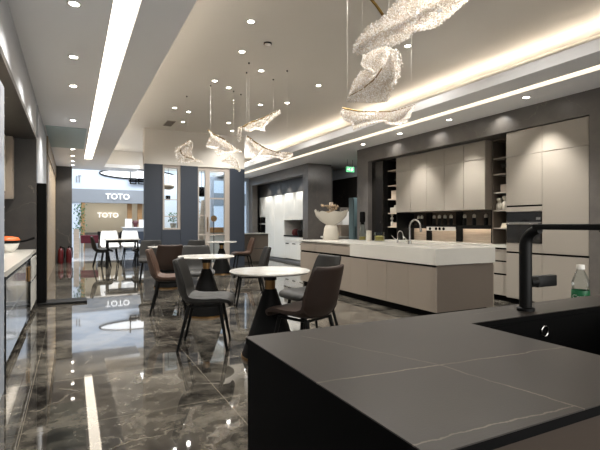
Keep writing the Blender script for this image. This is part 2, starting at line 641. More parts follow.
# ---- downlights
def spot(x, y, z, power, ang=60, blend=0.6, tx=None, ty=None, tz=0, colr=(1, .965, .91), rad=.03):
    l = bpy.data.lights.new('spot_beam', 'SPOT')
    l.energy = power
    l.spot_size = math.radians(ang)
    l.spot_blend = blend
    l.color = colr
    l.shadow_soft_size = rad
    o = bpy.data.objects.new('spot_beam', l)
    o.location = (x, y, z)
    d = Vector(((tx if tx is not None else x) - x, (ty if ty is not None else y) - y, tz - z))
    o.rotation_euler = d.to_track_quat('-Z', 'Y').to_euler()
    col.objects.link(o)
    return o


def downlight_proto():
    t = thing('downlight', 'x', 'downlight')
    build('trim_ring', MB().lathe([(.038, -.001), (.052, -.001), (.054, -.006), (.050, -.010), (.038, -.008), (.038, -.001)], seg=24), 'white_trim', t, True)
    build('lamp', MB().lathe([(0, -.002), (.037, -.002), (.037, -.006), (0, -.006)], seg=20), 'lamp', t)
    return t


DL = downlight_proto()
first = [True]


def put_dl(x, y, z, label, group):
    if first[0]:
        first[0] = False
        DL.location = (x, y, z)
        DL['label'] = label
        DL['group'] = group
    else:
        dup(DL, (x, y, z), 0, label, group)


for i, y in enumerate((3.98, 5.25, 6.35, 8.45, 11.7, 12.8, 13.9, 14.8)):
    put_dl(0.015, y, ZL if not 9.1 < y < 11.5 else ZL - .012, 'round recessed downlight in the left ceiling band, %s from the near end' % ORD[i], 'downlights in the left ceiling band')
    spot(0.015, y, ZL - .02, 55, 120, .6)
tray = [(1.9, 5.04), (2.12, 5.98), (2.65, 6.58), (2.14, 7.4), (2.47, 7.66), (1.9, 9.49), (2.23, 9.69), (3.39, 8.46), (3.81, 8.09), (3.82, 6.83), (4.05, 4.77), (2.33, 10.7), (3.32, 10.31), (3.69, 11.15)]
tl = ['brightest round downlight in the raised ceiling, topmost of its row', 'round downlight in the raised ceiling beside the long faint hanging wires', 'round downlight in the raised ceiling below the smoke detector',
      'round downlight in the raised ceiling, left of a close staggered pair', 'round downlight in the raised ceiling, right of a close staggered pair', 'left one of the paired downlights above the ceiling vent',
      'right one of the paired downlights above the ceiling vent', 'round downlight above the tip of the upswept crystal leaf', 'round downlight right above the upswept crystal leaf tip',
      'lone round downlight left of the large twisted crystal leaf', 'round downlight just right of the large twisted crystal leaf', 'round downlight directly right of the ceiling vent',
      'round downlight above the drooping crystal leaf near the navy wall', 'round downlight closest to the navy wall in the raised ceiling']
for i, (x, y) in enumerate(tray):
    put_dl(x, y, ZT, tl[i], 'downlights in the raised ceiling')
    spot(x, y, ZT - .02, 22 if x > 3.75 else 62, 140, 1.0)
for x, y in ((2.4, 3.3), (3.0, 2.4), (3.3, 3.2)):  # added spots without fixtures, out of view, to light the crystal leaves
    spot(x, y, ZT - .02, 62, 145, 1.0)
for i, (x, y) in enumerate(((5.24, 3.87), (5.29, 5.25), (5.29, 6.45), (5.33, 7.65))):
    put_dl(x, y, ZR, 'round spotlight in the right ceiling band over the kitchen, %s from the near end' % ORD[i], 'spotlights over the wall kitchen')
# two bright scallops on the doors and soft ones along the stone header
spot(5.30, 3.87, ZR - .02, 76, 74, .85, 5.62, 3.87, 0.6)
spot(5.33, 5.25, ZR - .02, 64, 70, .85, 5.74, 5.3, 0.9)
spot(5.33, 6.45, ZR - .02, 64, 70, .85, 5.74, 6.45, 0.9)
spot(5.33, 7.65, ZR - .02, 45, 60, .6, 5.6, 7.65, 0.6)
for y in (4.6, 5.85, 7.0):
    spot(5.50, y, ZR - .015, 4, 120, .8, 5.66, y, 2.4)

# smoke detector, vent, hooks
t = thing('smoke_detector', 'round white smoke detector on the raised ceiling', 'smoke detector', (2.33, 5.55, ZT))
build('base', MB().lathe([(0, 0), (.055, 0), (.055, -.018), (0, -.018)], (2.33, 5.55, ZT)), 'black_metal', t, True)
build('head', MB().lathe([(0, -.018), (.045, -.018), (.04, -.04), (.025, -.05), (0, -.05)], (2.33, 5.55, ZT)), 'white_trim', t, True)
v = thing('ceiling_vent', 'slanted-looking rectangular grey air vent in the raised ceiling', 'vent', (2.07, 11.0, ZT))
build('frame', MB().box(1.97, 2.17, 10.7, 11.3, ZT - .012, ZT), 'frame_wood', v)
sl = MB()
for i in range(9):
    sl.box(1.98, 2.16, 10.73 + i * .063, 10.76 + i * .063, ZT - .02, ZT - .012)
build('slat', sl, 'taupe_dark', v)

# ================================================================== NEAR COUNTER WITH SINK
CT = 0.90
SX0, SX1, SY0, SY1 = 0.90, 1.52, 0.44, 0.82
cx0, cx1, cy0, cy1 = 0.345, 2.35, 0.37, 0.95
top = MB()
for a in ((cx0, SX0, cy0, cy1), (SX1, cx1, cy0, cy1), (SX0, SX1, cy0, SY0), (SX0, SX1, SY1, cy1)):
    top.box(a[0], a[1], a[2], a[3], CT - .002, CT)
t = thing('stone_worktop', 'large dark veined stone counter top with the sink cut in, in the foreground', 'worktop', (1.3, .66, CT - .016))
build('slab', top, 'counter', t)
e = MB()
for a in ((cx0, SX0, cy0, cy1), (SX1, cx1, cy0, cy1), (SX0, SX1, cy0, SY0), (SX0, SX1, SY1, cy1)):
    e.box(a[0] + .001, a[1] - .001, a[2] + .001, a[3] - .001, CT - .016, CT - .002)
build('edge', e, 'black', t)
t = thing('sink_cabinet', 'black-sided base cabinet with brown doors under the near sink counter', 'cabinet', (1.3, .66, 0))
bd = MB()
bd.box(cx0 + .004, cx0 + .03, cy0 + .01, cy1 - .004, 0, CT - .017)
bd.box(cx0 + .03, cx1, cy1 - .02, cy1 - .004, 0.08, CT - .017)
bd.box(cx0 + .03, cx1, cy0 + .03, cy1 - .02, 0.08, .10)
bd.box(cx0 + .03, cx1, cy0 + .06, cy1 - .06, 0, .08)
bd.box(cx1 - .02, cx1, cy0 + .02, cy1 - .02, .1, CT - .017)
build('carcass', bd, 'black', t)
for i in range(4):
    a = cx0 + .034 + i * .492
    d = build('door', B(a, a + .488, cy0 + .012, cy0 + .03, .1, CT - .02, .001), 'brown_door', t)
s = MB()
s.box(SX0 - .01, SX1 + .01, SY0 - .01, SY1 + .01, .66, .672)
s.box(SX0 - .012, SX0, SY0 - .012, SY1 + .012, .672, CT - .017)
s.box(SX1, SX1 + .012, SY0 - .012, SY1 + .012, .672, CT - .017)
s.box(SX0, SX1, SY0 - .012, SY0, .672, CT - .017)
s.box(SX0, SX1, SY1, SY1 + .012, .672, CT - .017)
t = thing('kitchen_sink', 'black composite sink sunk into the near stone counter', 'sink', (1.21, .63, .66))
build('basin', s, 'black', t)
ox = MB()
mt = Matrix.Translation((1.185, SY1 - .001, .850)) @ Matrix.Rotation(PI / 2, 4, 'X')
ox.lathe([(.012, 0), (.016, 0), (.016, .003), (.014, .004), (.012, .003), (.012, 0)], mtx=mt, seg=24)
build('overflow_ring', ox, 'chrome', t, True)
build('drain', MB().lathe([(0, .672), (.045, .672), (.045, .677), (.03, .676), (0, .674)], (1.2, .63, 0)), 'chrome', t, True)

# black tap
tx, ty = 1.178, 0.872
t = thing('sink_tap', 'tall black sink tap with a flat horizontal spout on the near counter', 'tap', (tx, ty, CT))
build('base_flange', MB().lathe([(0, CT), (.024, CT), (.024, CT + .008), (.0175, CT + .011), (0, CT + .011)], (tx, ty, 0)), 'black_metal', t, True)
pts = [(tx, ty, CT + .008), (tx, ty, CT + .19)]
rr = [.0172, .0172]
for i in range(1, 9):
    a = PI / 2 * i / 8
    pts.append((tx, ty - .045 * (1 - math.cos(a)), CT + .19 + .045 * math.sin(a)))
    rr.append(.0172 - .005 * i / 8)
build('body', MB().tube(pts, rr, 20), 'black_metal', t, True)
build('spout', B(tx - .014, tx + .014, ty - .228, ty - .03, CT + .2355, CT + .2515, .003), 'black_metal', t, True)
build('spout_outlet', MB().cyl((tx, ty - .215, CT + .231), .009, .006), 'chrome', t, True)
hz = CT + .082
mb = MB().lathe([(0, 0), (.016, 0), (.016, .03), (0, .03)], mtx=Matrix.Translation((tx + .012, ty, hz)) @ Matrix.Rotation(PI / 2, 4, 'Y'), seg=20)
hb = build('handle_hub', mb, 'black_metal', t, True)
build('lever', B(tx + .038, tx + .128, ty - .012, ty + .012, hz - .017, hz + .016, .003), 'black_metal', hb, True)

# lower ledge behind the counter and the water bottle on it
bl = thing('bar_ledge', 'low dark ledge behind the near counter, carrying the water bottle', 'ledge', (1.8, 1.12, 0))
build('top', B(1.25, 2.3, .9475, 1.30, .71, .75, .002), 'taupe_dark', bl)
for lx in (1.30, 2.21):
    build('leg', B(lx, lx + .04, 1.22, 1.26, 0, .7095), 'black_metal', bl)
    build('leg', B(lx, lx + .04, .99, 1.03, 0, .7095), 'black_metal', bl)
bx, by, bz = 1.85, 1.12, .75
t = thing('water_bottle', 'clear plastic water bottle with white cap and green label behind the near counter', 'bottle', (bx, by, bz))
build('body', MB().lathe([(0, .003), (.026, 0), (.031, .006), (.032, .02), (.030, .03), (.032, .04), (.0315, .08), (.0325, .082), (.0325, .135), (.031, .137), (.031, .150), (.0325, .158), (.0325, .163), (.030, .175), (.022, .197), (.0135, .212), (.0125, .222), (0, .222)], (bx, by, bz), 28), 'bottle_glass', t, True)
build('water', MB().lathe([(0, .006), (.029, .008), (.029, .125), (0, .125)], (bx, by, bz), 24), 'glass', t, True)
lb = build('label', MB().lathe([(.0328, .082), (.0334, .083), (.0334, .132), (.0328, .133)], (bx, by, bz), 40), 'label_green', t, True)
b = text_bm("C'estbon", .021, .0004)
aim = math.atan2(-by, -bx) + .18
for vv in b.verts:
    th = aim + vv.co.x / .0338
    r = .0338 + vv.co.z
    vv.co = Vector((bx + r * math.cos(th), by + r * math.sin(th), bz + .108 + vv.co.y))
mb = MB()
mb.add(b)
build('lettering', mb, 'paper', lb)
build('cap', MB().lathe([(0, .236), (.0145, .236), (.0155, .233), (.0155, .218), (0, .218)], (bx, by, bz), 24), 'white', t, True)

# ================================================================== WHITE-TOPPED ISLAND
IX0, IX1, IY0, IY1 = 3.87, 4.86, 4.05, 7.62
seams = [4.05, 4.55, 5.0, 5.45, 5.9, 6.47, 7.04, 7.62]
for i in range(7):
    a, b_ = seams[i], seams[i + 1]
    near = b_ < 6.0
    t = thing('island_cabinet', 'taupe island cabinet unit under the %s, %s from the near end' % ('thick white block' if near else 'thin white worktop', ORD[i]), 'cabinet', (4.37, (a + b_) / 2, 0), group='island base units')
    cc = MB()
    zt = .635 if near else .80
    cc.box(IX0 + .02, IX1 - (.02), a + (.0 if i else .02), b_ - .0005, .09, zt)
    cc.box(IX0 + .07, IX1 - .07, a + (.06 if i == 0 else 0), b_ - .0005, 0, .09)
    build('carcass', cc, 'black', t)
    build('door', B(IX0, IX0 + .019, a + .0015, b_ - .0015, .095, .635, .001), 'taupe', t)
    build('door', B(IX1 - .019, IX1, a + .0015, b_ - .0015, .095, .635, .001), 'taupe', t)
    if not near:
        build('drawer_front', B(IX0, IX0 + .019, a + .0015, b_ - .0015, .668, .802, .001), 'taupe', t)
    if i == 0:
        build('end_panel', B(IX0 + .0195, IX1 - .0195, IY0, IY0 + .019, .095, .655), 'taupe_dark', t)
    if i == 6:
        build('end_panel', B(IX0 + .0195, IX1 - .0195, IY1, IY1 + .019, .095, .80), 'taupe_dark', t)
wt = MB()
# basin cut-out in the thick block: built from pieces round the bowl
bx0, bx1, by0, by1 = 4.30, 4.70, 4.5, 5.1
for a in ((IX0 - .01, bx0, IY0 - .01, 5.90), (bx1, IX1 + .01, IY0 - .01, 5.90), (bx0, bx1, IY0 - .01, by0), (bx0, bx1, by1, 5.90)):
    wt.box(a[0], a[1], a[2], a[3], .662, .86)
wt.box(bx0, bx1, by0, by1, .662, .68)
wt.box(IX0 - .01, IX1 + .01, 5.90, IY1 + .02, .838, .86)
wt.box(IX0 + .03, IX1 - .03, 5.90, IY1, .80, .838)
single('island_worktop', 'white quartz island worktop with a thick block at its near half', 'worktop', wt, 'quartz', (4.47, 5.8, .66))
IT = .86


def chrome_tap(x, y, z, h, reach, r, label):
    t = thing('island_tap', label, 'tap', (x, y, z))
    build('base', MB().lathe([(0, z), (r * 2.2, z), (r * 2.1, z + .05), (r * 1.3, z + .06), (0, z + .06)], (x, y, 0)), 'chrome', t, True)
    R = reach / 2
    pts = [(x, y, z + .05), (x, y, z + h - R)]
    for i in range(1, 15):
        a = PI * i / 15 * 1.05
        pts.append((x, y - R * (1 - math.cos(a)), z + h - R + R * math.sin(a)))
    p = Vector(pts[-1])
    build('gooseneck', MB().tube(pts, r, 12), 'chrome', t, True)
    build('spray_head', MB().tube([p, p + Vector((0, -.012, -.07))], [r * 1.25, r * 1.5], 12), 'chrome', t, True)
    hb = build('handle', MB().tube([(x, y, z + .045), (x - .03, y + .05, z + .07), (x - .04, y + .10, z + .12)], [r * .9, r * .7, r * .5], 10), 'chrome', t, True)
    return t


chrome_tap(4.47, 5.22, IT, .36, .23, .013, 'large arched chrome tap on the white island block')
chrome_tap(4.6, 5.66, IT, .19, .13, .007, 'small slim chrome tap behind the large arched one on the island')


def jar(name, label, cat, x, y, z, prof, m, parts=()):
    t = thing(name, label, cat, (x, y, z))
    build('body', MB().lathe(prof, (x, y, z), 28), m, t, True)
    for pn, pp, pm in parts:
        build(pn, MB().lathe(pp, (x, y, z), 24), pm, t, True)
    return t


jar('glass_carafe', 'tall clear carafe with a long black stopper on the island', 'carafe', 4.68, 6.74, IT,
    [(0, .004), (.062, .004), (.066, .02), (.066, .1), (.055, .2), (.042, .28), (.04, .31), (.037, .31), (.039, .27), (.052, .19), (.062, .1), (.062, .03), (0, .012)], 'bottle_glass',
    [('stopper', [(0, .29), (.036, .29), (.036, .33), (.05, .335), (.05, .50), (.04, .52), (0, .52)], 'black'), ('filling', [(0, .014), (.06, .014), (.06, .07), (0, .07)], 'pasta')])
jar('ceramic_jar', 'slim white ceramic jar between the carafe and the glass jar of pasta', 'jar', 4.55, 6.36, IT,
    [(0, 0), (.045, 0), (.047, .01), (.045, .17), (.05, .175), (.05, .185), (.03, .185), (0, .18)], 'ceramic')
jar('food_jar', 'wide clear glass jar half filled with dried food on the island', 'jar', 4.68, 6.24, IT,
    [(0, .003), (.088, .003), (.09, .012), (.09, .16), (.085, .16), (.085, .02), (0, .012)], 'bottle_glass', [('filling', [(0, .014), (.083, .014), (.083, .085), (.05, .10), (0, .095)], 'pasta')])

# feathered white vase with dried flowers
vx, vy = 4.38, 7.34
t = thing('fan_vase', 'white sculpted vase flaring into a wide feathered fan on the island', 'vase', (vx, vy, IT))
R_ = Vector((CS, -SN, 0))
N_ = Vector((SN, CS, 0))


def sweep_ellipse(prof, seg=40):
    b = bmesh.new()
    rings = []
    for wx, wy, z in prof:
        wx, wy, z = wx * 1.1, wy * 1.1, z * 1.32
        ring = []
        for i in range(seg):
            a = 2 * PI * i / seg
            rag = 1 + (0.05 * math.sin(9 * a) + .04 * math.sin(14 * a + 1)) * max(0, (z - .33)) / .26
            p = Vector((vx, vy, IT + z)) + R_ * (wx * math.cos(a) * rag) + N_ * (wy * math.sin(a) * rag)
            if z > .5:
                p.z += .02 * math.sin(8 * a) - .05 * (1 - abs(math.cos(a))) * 0 + .03 * (abs(math.cos(a)) ** 6)
            ring.append(b.verts.new(p))
        rings.append(ring)
    for a, d in zip(rings, rings[1:]):
        for i in range(seg):
            j = (i + 1) % seg
            b.faces.new((a[i], a[j], d[j], d[i]))
    b.faces.new(rings[0][::-1])
    bmesh.ops.recalc_face_normals(b, faces=b.faces[:])
    m = MB()
    m.add(b)
    return m


build('foot', sweep_ellipse([(.135, .09, 0), (.14, .095, .01), (.135, .09, .08), (.12, .08, .16), (.10, .06, .205), (.09, .05, .21)]), 'ceramic', t, True)
build('fan', sweep_ellipse([(.085, .05, .205), (.10, .06, .225), (.19, .08, .27), (.26, .09, .34), (.285, .10, .40), (.275, .09, .40), (.25, .08, .345), (.17, .06, .28), (.05, .03, .235)]), 'ceramic', t, True)
fl = MB()
for i in range(46):
    a = random.uniform(0, 2 * PI)
    r = random.uniform(0, .15)
    p = Vector((vx, vy, IT + .55 + random.uniform(-.03, .11))) + R_ * (r * math.cos(a) * 1.1 - .02) + N_ * (r * .3 * math.sin(a))
    b = bmesh.new()
    bmesh.ops.create_icosphere(b, subdivisions=1, radius=random.uniform(.016, .036))
    fl.add(b, Matrix.Translation(p) @ Matrix.Scale(random.uniform(.5, 1), 4, (0, 0, 1)))
build('dried_flowers', fl, mat('dried_petals', '8d7a62', .8, noise=.6, scale=14), t)
pc = Vector((vx, vy, IT + .36)) + R_ * .0
build('wooden_block', MB().box(-.035, .035, -.02, .02, 0, .21), 'beige_wood', t)
t.children[-1].matrix_local = Matrix.Translation(R_ * .0 + N_ * .01 + Vector((0, 0, .50)))
blk = t.children[-1]
blk.data.transform(Matrix.Translation(Vector((vx, vy, IT))))

# ================================================================== WALL KITCHEN
def front_unit(name, label, cat, x0, x1, y0, y1, z0, z1, fronts, group=None, body='greige_body', front='greige', ff=.02):
    t = thing(name, label, cat, ((x0 + x1) / 2, (y0 + y1) / 2, z0), group=group)
    build('carcass', B(x0 + ff + .001, x1, y0, y1, z0, z1), body, t)
    for (n, a, b_, c_, d_) in fronts:
        build(n, B(x0, x0 + ff, a + .0015, b_ - .0015, c_ + .0015, d_ - .0015, .001), front, t)
    return t


XT = 5.68
t = front_unit('tall_cabinet', 'tall greige cabinet right of the oven column, next to the stone wall', 'cabinet', XT, 6.33, 3.335, 3.955, .08, 2.49,
               [('door', 3.335, 3.955, .09, .735), ('door', 3.335, 3.955, .76, 2.13), ('door', 3.335, 3.955, 2.135, 2.488)], 'tall kitchen columns')
build('plinth', B(XT + .06, 6.3, 3.335, 3.955, 0, .08), 'black', t)
build('gap_channel', B(XT + .004, XT + .0205, 3.34, 3.95, .737, .758), 'black', t)
t = thing('oven_cabinet', 'tall greige oven column beside the open dark shelves', 'cabinet', (6, 4.24, 0), group='tall kitchen columns')
cb = MB()
cb.box(XT + .021, 6.33, 3.957, 4.52, .08, .885)
cb.box(XT + .021, 6.33, 3.957, 4.52, 1.33, 2.49)
cb.box(6.28, 6.33, 3.957, 4.52, .885, 1.33)
cb.box(XT + .021, 6.28, 3.957, 3.967, .885, 1.33)
cb.box(XT + .021, 6.28, 4.51, 4.52, .885, 1.33)
build('carcass', cb, 'greige_body', t)
for z0, z1 in ((.09, .735), (.76, .885), (1.335, 1.40), (1.425, 2.13), (2.135, 2.488)):
    build('door' if z1 - z0 > .2 else 'panel', B(XT, XT + .02, 3.958, 4.518, z0, z1, .001), 'greige', t)
build('gap_channel', MB().box(XT + .004, XT + .0205, 3.96, 4.515, 1.402, 1.423).box(XT + .004, XT + .0205, 3.96, 4.515, .737, .758), 'black', t)
build('plinth', B(XT + .06, 6.3, 3.957, 4.52, 0, .08), 'black', t)
t = thing('wall_oven', 'black glass wall oven with two steel bars built into the greige column', 'oven', (6, 4.24, .89))
build('body', B(XT + .02, 6.27, 3.97, 4.507, .888, 1.327), 'black', t)
build('control_panel', B(XT - .004, XT + .019, 3.97, 4.507, 1.19, 1.326), 'black_gloss', t)
dd = build('door', B(XT - .006, XT + .019, 3.97, 4.507, .89, 1.15), 'dark_glass', t)
build('handle', MB().tube([(XT - .035, 3.99, 1.155), (XT - .035, 4.49, 1.155)], .010).box(XT - .035, XT - .006, 4.0, 4.012, 1.148, 1.162).box(XT - .035, XT - .006, 4.47, 4.482, 1.148, 1.162), 'chrome', dd, True)
build('trim_bar', B(XT - .008, XT + .015, 3.97, 4.507, 1.166, 1.186), 'chrome', t)
build('display', B(XT - .006, XT - .0041, 3.975, 4.04, 1.215, 1.25), 'chrome', t)


def shelf_unit(label, y0, y1, zs, x0, lighten, bm_='black_metal', z0=0.84, z1=2.49):
    t = thing('open_shelf_unit', label, 'shelving', (6, (y0 + y1) / 2, z0))
    cb = MB()
    cb.box(6.28, 6.33, y0, y1, z0, z1)
    cb.box(x0, 6.28, y0, y0 + .018, z0, z1)
    cb.box(x0, 6.28, y1 - .018, y1, z0, z1)
    cb.box(x0, 6.28, y0 + .018, y1 - .018, z1 - .02, z1)
    build('carcass', cb, bm_, t)
    for z in zs:
        build('shelf', B(x0 + .01, 6.28, y0 + .019, y1 - .019, z - .022, z), lighten, t)
    return t


SR = [1.10, 1.38, 1.66, 1.95, 2.20]
SL = [1.11, 1.39, 1.68, 1.96, 2.27]
shelf_unit('narrow open dark shelves between the oven column and the wall cabinets', 4.525, 5.02, SR, 5.98, 'greige', 'taupe_dark')
shelf_unit('narrow open shelves left of the wall cabinets, beside the smoked glass cabinet', 7.225, 7.555, SL, 5.86, 'beige_wood')

for i in range(5):
    a = 5.03 + i * .438
    t = front_unit('wall_cabinet', 'greige wall cabinet above the splashback, %s from the right end' % ORD[i], 'cabinet', 5.83, 6.33, a, a + .436, 1.39, 2.49,
                   [('door', a, a + .436, 1.392, 2.19), ('flap_door', a, a + .436, 2.195, 2.488)], 'wall cabinets above the splashback')

# smoked glass tall cabinet
t = thing('display_cabinet', 'tall dark cabinet with smoked glass door at the far end of the wall kitchen', 'cabinet', (6, 7.68, 0))
cb = MB()
cb.box(6.28, 6.33, 7.56, 7.94, 0, 2.49)
cb.box(5.78, 6.28, 7.56, 7.58, 0, 2.49)
cb.box(5.78, 6.28, 7.92, 7.94, 0, 2.49)
cb.box(5.78, 6.28, 7.58, 7.92, 0, .1)
cb.box(5.78, 6.28, 7.58, 7.92, 2.45, 2.49)
build('carcass', cb, 'black_metal', t)
for z in (.84, 1.2, 1.5, 1.8, 2.12):
    build('shelf', B(5.8, 6.28, 7.581, 7.919, z - .02, z), 'greige_body', t)
d_ = build('glass_door', B(5.76, 5.779, 7.562, 7.938, .1, 2.488), 'dark_glass', t)
build('knob', MB().lathe([(0, 0), (.012, 0), (.014, .02), (0, .02)], mtx=Matrix.Translation((5.76, 7.62, 1.2)) @ Matrix.Rotation(-PI / 2, 4, 'Y')), 'chrome', d_, True)

# base units and worktop of the wall kitchen
by = [4.525, 5.1, 5.72, 6.34, 6.95, 7.555]
for i in range(5):
    a, b_ = by[i], by[i + 1]
    t = thing('base_cabinet', 'greige drawer unit below the wall worktop, %s from the oven column' % ORD[i], 'cabinet', (6, (a + b_) / 2, 0), group='base units of the wall kitchen')
    build('carcass', B(5.77, 6.33, a, b_, .08, .80), 'black', t)
    build('plinth', B(5.82, 6.3, a, b_, 0, .08), 'black', t)
    for z0, z1 in ((.09, .39), (.415, .585), (.61, .775)):
        build('drawer', B(5.75, 5.769, a + .0015, b_ - .0015, z0, z1, .001), 'greige', t)
single('wall_worktop', 'white worktop running along the wall kitchen', 'worktop', B(5.735, 6.335, 4.525, 7.555, .802, .838), 'quartz', (6, 6, .80))
# splashback
sb = thing('splashback', 'pale wood splashback with dark upper band and dark posts below the wall cabinets', 'splashback', (6.3, 6, .84))
build('wood_panel', B(6.30, 6.33, 5.02, 7.22, .838, 1.10), 'beige_wood', sb)
build('dark_panel', B(6.30, 6.33, 5.02, 7.22, 1.10, 1.388), mat('smoky_brown_panel', '4a433d', .25), sb)
for y0, y1 in ((5.18, 5.28), (5.92, 6.05), (6.70, 6.82)):
    build('post', B(6.262, 6.299, y0, y1, .838, 1.388), 'black_metal', sb)
single('rail_shelf', 'thin dark rail shelf carrying small jars under the wall cabinets', 'shelf', B(6.10, 6.26, 5.03, 7.21, 1.11, 1.14).box(6.10, 6.11, 5.03, 7.21, 1.075, 1.11), 'black_metal', (6.2, 6, 1.125))
jp = None
ys = [5.31, 5.56, 5.77, 6.09, 6.24, 6.38, 6.52, 6.86, 6.95]
jl = ['nearest the open dark shelves', 'second from the open dark shelves', 'third from the open dark shelves', 'rightmost of the four above the socket rail', 'third of the four above the socket rail', 'second of the four above the socket rail', 'leftmost of the four above the socket rail', 'right one of the pair behind the arched tap', 'left one of the pair behind the arched tap']
for y, l in zip(ys, jl):
    if jp is None:
        jp = thing('spice_jar', 'dark spice jar with pale round lid, ' + l, 'jar', (6.18, y, 1.14), group='spice jars on the rail shelf')
        build('body', MB().lathe([(0, 0), (.034, 0), (.036, .01), (.034, .10), (.024, .125), (0, .125)]), 'black_metal', jp, True, True)
        build('lid', MB().lathe([(0, .125), (.026, .125), (.03, .145), (.026, .175), (.01, .19), (0, .19)]), 'ceramic', jp, True, True)
    else:
        dup(jp, (6.18, y, 1.14), 0, 'dark spice jar with pale round lid, ' + l)
sr = thing('socket_rail', 'white socket rail with four black sockets on the splashback', 'sockets', (6.1, 6.2, 1.035))
build('housing', B(6.08, 6.099, 5.90, 6.62, 1.035, 1.107, .003), 'white', sr)
for y in (6.17, 6.27, 6.36, 6.52):
    build('socket', MB().lathe([(0, 0), (.028, 0), (.028, .008), (0, .008)], mtx=Matrix.Translation((6.08, y, 1.071)) @ Matrix.Rotation(-PI / 2, 4, 'Y')), 'black', sr, True)

single('added_rail_light', 'added slim warm light bar under the rail shelf, brightening the pale splashback', 'light', B(6.235, 6.258, 5.03, 7.21, 1.096, 1.1095), mat('warm_bar', 'fff0dc', .5, emit=4, ecol='fff0dc', noise=0), (6.25, 6, 1.096))  # unseen lamp added to brighten the wood panel
# things on the shelves
def boxthing(name, label, cat, x0, x1, y0, y1, z0, z1, m):
    return single(name, label, cat, B(x0, x1, y0, y1, z0, z1, .004), m, ((x0 + x1) / 2, (y0 + y1) / 2, z0))


boxthing('storage_box', 'pale storage box on the third shelf left of the wall cabinets', 'box', 5.9, 6.15, 7.26, 7.46, 1.68, 1.85, 'beige_wood')
st = single('storage_box', 'pale stepped box on the second shelf left of the wall cabinets', 'box', B(5.9, 6.15, 7.25, 7.50, 1.39, 1.50, .004).box(5.92, 6.12, 7.25, 7.4, 1.5, 1.545, .004).box(5.93, 6.1, 7.25, 7.34, 1.545, 1.58, .004), 'ceramic', (6.02, 7.37, 1.39))
boxthing('storage_box', 'low wooden box on the lowest shelf left of the wall cabinets', 'box', 5.9, 6.15, 7.25, 7.42, 1.11, 1.19, 'beige_wood')
jar('figurine', 'small white stacked-ball figurine on the lowest shelf by the smoked glass cabinet', 'figurine', 5.93, 7.47, 1.11,
    [(0, 0), (.03, 0), (.03, .09), (.014, .11), (.014, .13), (.034, .155), (.034, .175), (.012, .2), (.012, .21), (.028, .235), (.028, .25), (0, .27)], 'ceramic')
for i in range(3):
    jar('drinking_glass', 'clear stemmed glass on the top left shelf, %s from the wall cabinets' % ORD[i], 'glass', 5.95 + .02 * i, 7.30 + .08 * i, 1.96,
        [(0, 0), (.03, 0), (.03, .004), (.005, .01), (.005, .09), (.035, .12), (.036, .19), (.033, .19), (.032, .125), (0, .1)], 'bottle_glass')
for i, (yy, h_) in enumerate(((4.96, .19), (4.85, .22))):
    jar('bud_vase', 'small white vase on the second right shelf, %s one of two' % ('left' if i == 0 else 'right'), 'vase', 6.08, yy, 1.38,
        [(0, 0), (.045, 0), (.055, .03), (.05, h_ * .5), (.025, h_ * .65), (.05, h_ * .85), (.045, h_), (.03, h_ * .9), (0, h_ * .8)], 'ceramic')
for i in range(3):
    boxthing('book', 'cream book lying in a small stack on the lowest right shelf, %s from bottom' % ORD[i], 'book', 6.03, 6.18, 4.78, 4.90 - .01 * i, 1.10 + .024 * i, 1.1235 + .024 * i, 'cream')
jar('drinking_glass', 'clear goblet on the fourth shelf beside the oven column', 'glass', 6.08, 4.88, 1.95,
    [(0, 0), (.03, 0), (.03, .004), (.005, .01), (.005, .08), (.035, .11), (.036, .17), (.033, .17), (.032, .115), (0, .09)], 'bottle_glass')
boxthing('storage_box', 'small brown box on the third shelf beside the oven column', 'box', 6.05, 6.18, 4.80, 4.92, 1.66, 1.78, 'taupe')

# ================================================================== SIDE KITCHEN ON THE LEFT
LX = -0.45
t = thing('end_panel', 'bluish metal end panel with a row of small holes at the left picture edge', 'panel', (-.47, 3.6, 0))
build('sheet', B(-.448, -.42, 3.5, 3.72, 0, 2.1), 'blue_panel', t)
pst = build('post', B(-.448, -.415, 3.722, 3.78, 0, .78), 'black', t)
rv = MB()
for i in range(22):
    rv.lathe([(0, 0), (.006, 0), (.006, .003), (0, .003)], mtx=Matrix.Translation((-.4195, 3.70, .1 + i * .09)) @ Matrix.Rotation(PI / 2, 4, 'Y'), seg=10)
build('rivet', rv, 'white_trim', t)


def side_unit(label, y0, y1, x1, fm, extra=None):
    t = thing('base_cabinet', label, 'cabinet', (-.75, (y0 + y1) / 2, 0), group='base units of the left kitchen')
    build('carcass', B(-1.04, x1 - .022, y0, y1, .08, .755), 'black', t)
    build('plinth', B(-1.0, x1 - .06, y0, y1, 0, .08), 'black', t)
    d = build('door', B(x1 - .02, x1, y0 + .003, y1 - .003, .09, .72, .001), fm, t)
    build('edge_strip', B(x1 - .018, x1 + .002, y0 + .003, y1 - .003, .43, .445), 'chrome', d)
    return t


side_unit('gloss grey cabinet at the left edge beside the holed panel, under the white counter', 3.85, 4.85, LX, 'gloss_grey')
side_unit('gloss grey cabinet in the middle of the left niche under the white counter', 4.853, 5.80, LX, 'gloss_grey')
t = thing('dishwasher', 'black built-in appliance with a brass handle in the left niche', 'appliance', (-.75, 6.1, 0))
build('body', B(-1.04, LX - .02, 5.803, 6.4, .02, .755), 'black', t)
dd = build('door', B(LX - .019, LX, 5.806, 6.397, .05, .75), 'black_gloss', t)
build('handle', B(LX + .001, LX + .02, 5.98, 6.2, .50, .66, .004), 'brass', dd)
side_unit('pale gloss cabinet at the far end of the left niche beside the dark stone', 6.403, 7.395, LX, 'white_gloss')
single('niche_counter', 'white counter slab of the left niche carrying the pan', 'worktop', B(-1.045, LX + .012, 3.85, 6.4, .757, .80).box(-1.045, LX - .005, 6.403, 7.395, .757, .80), 'quartz', (-.75, 5.6, .757))
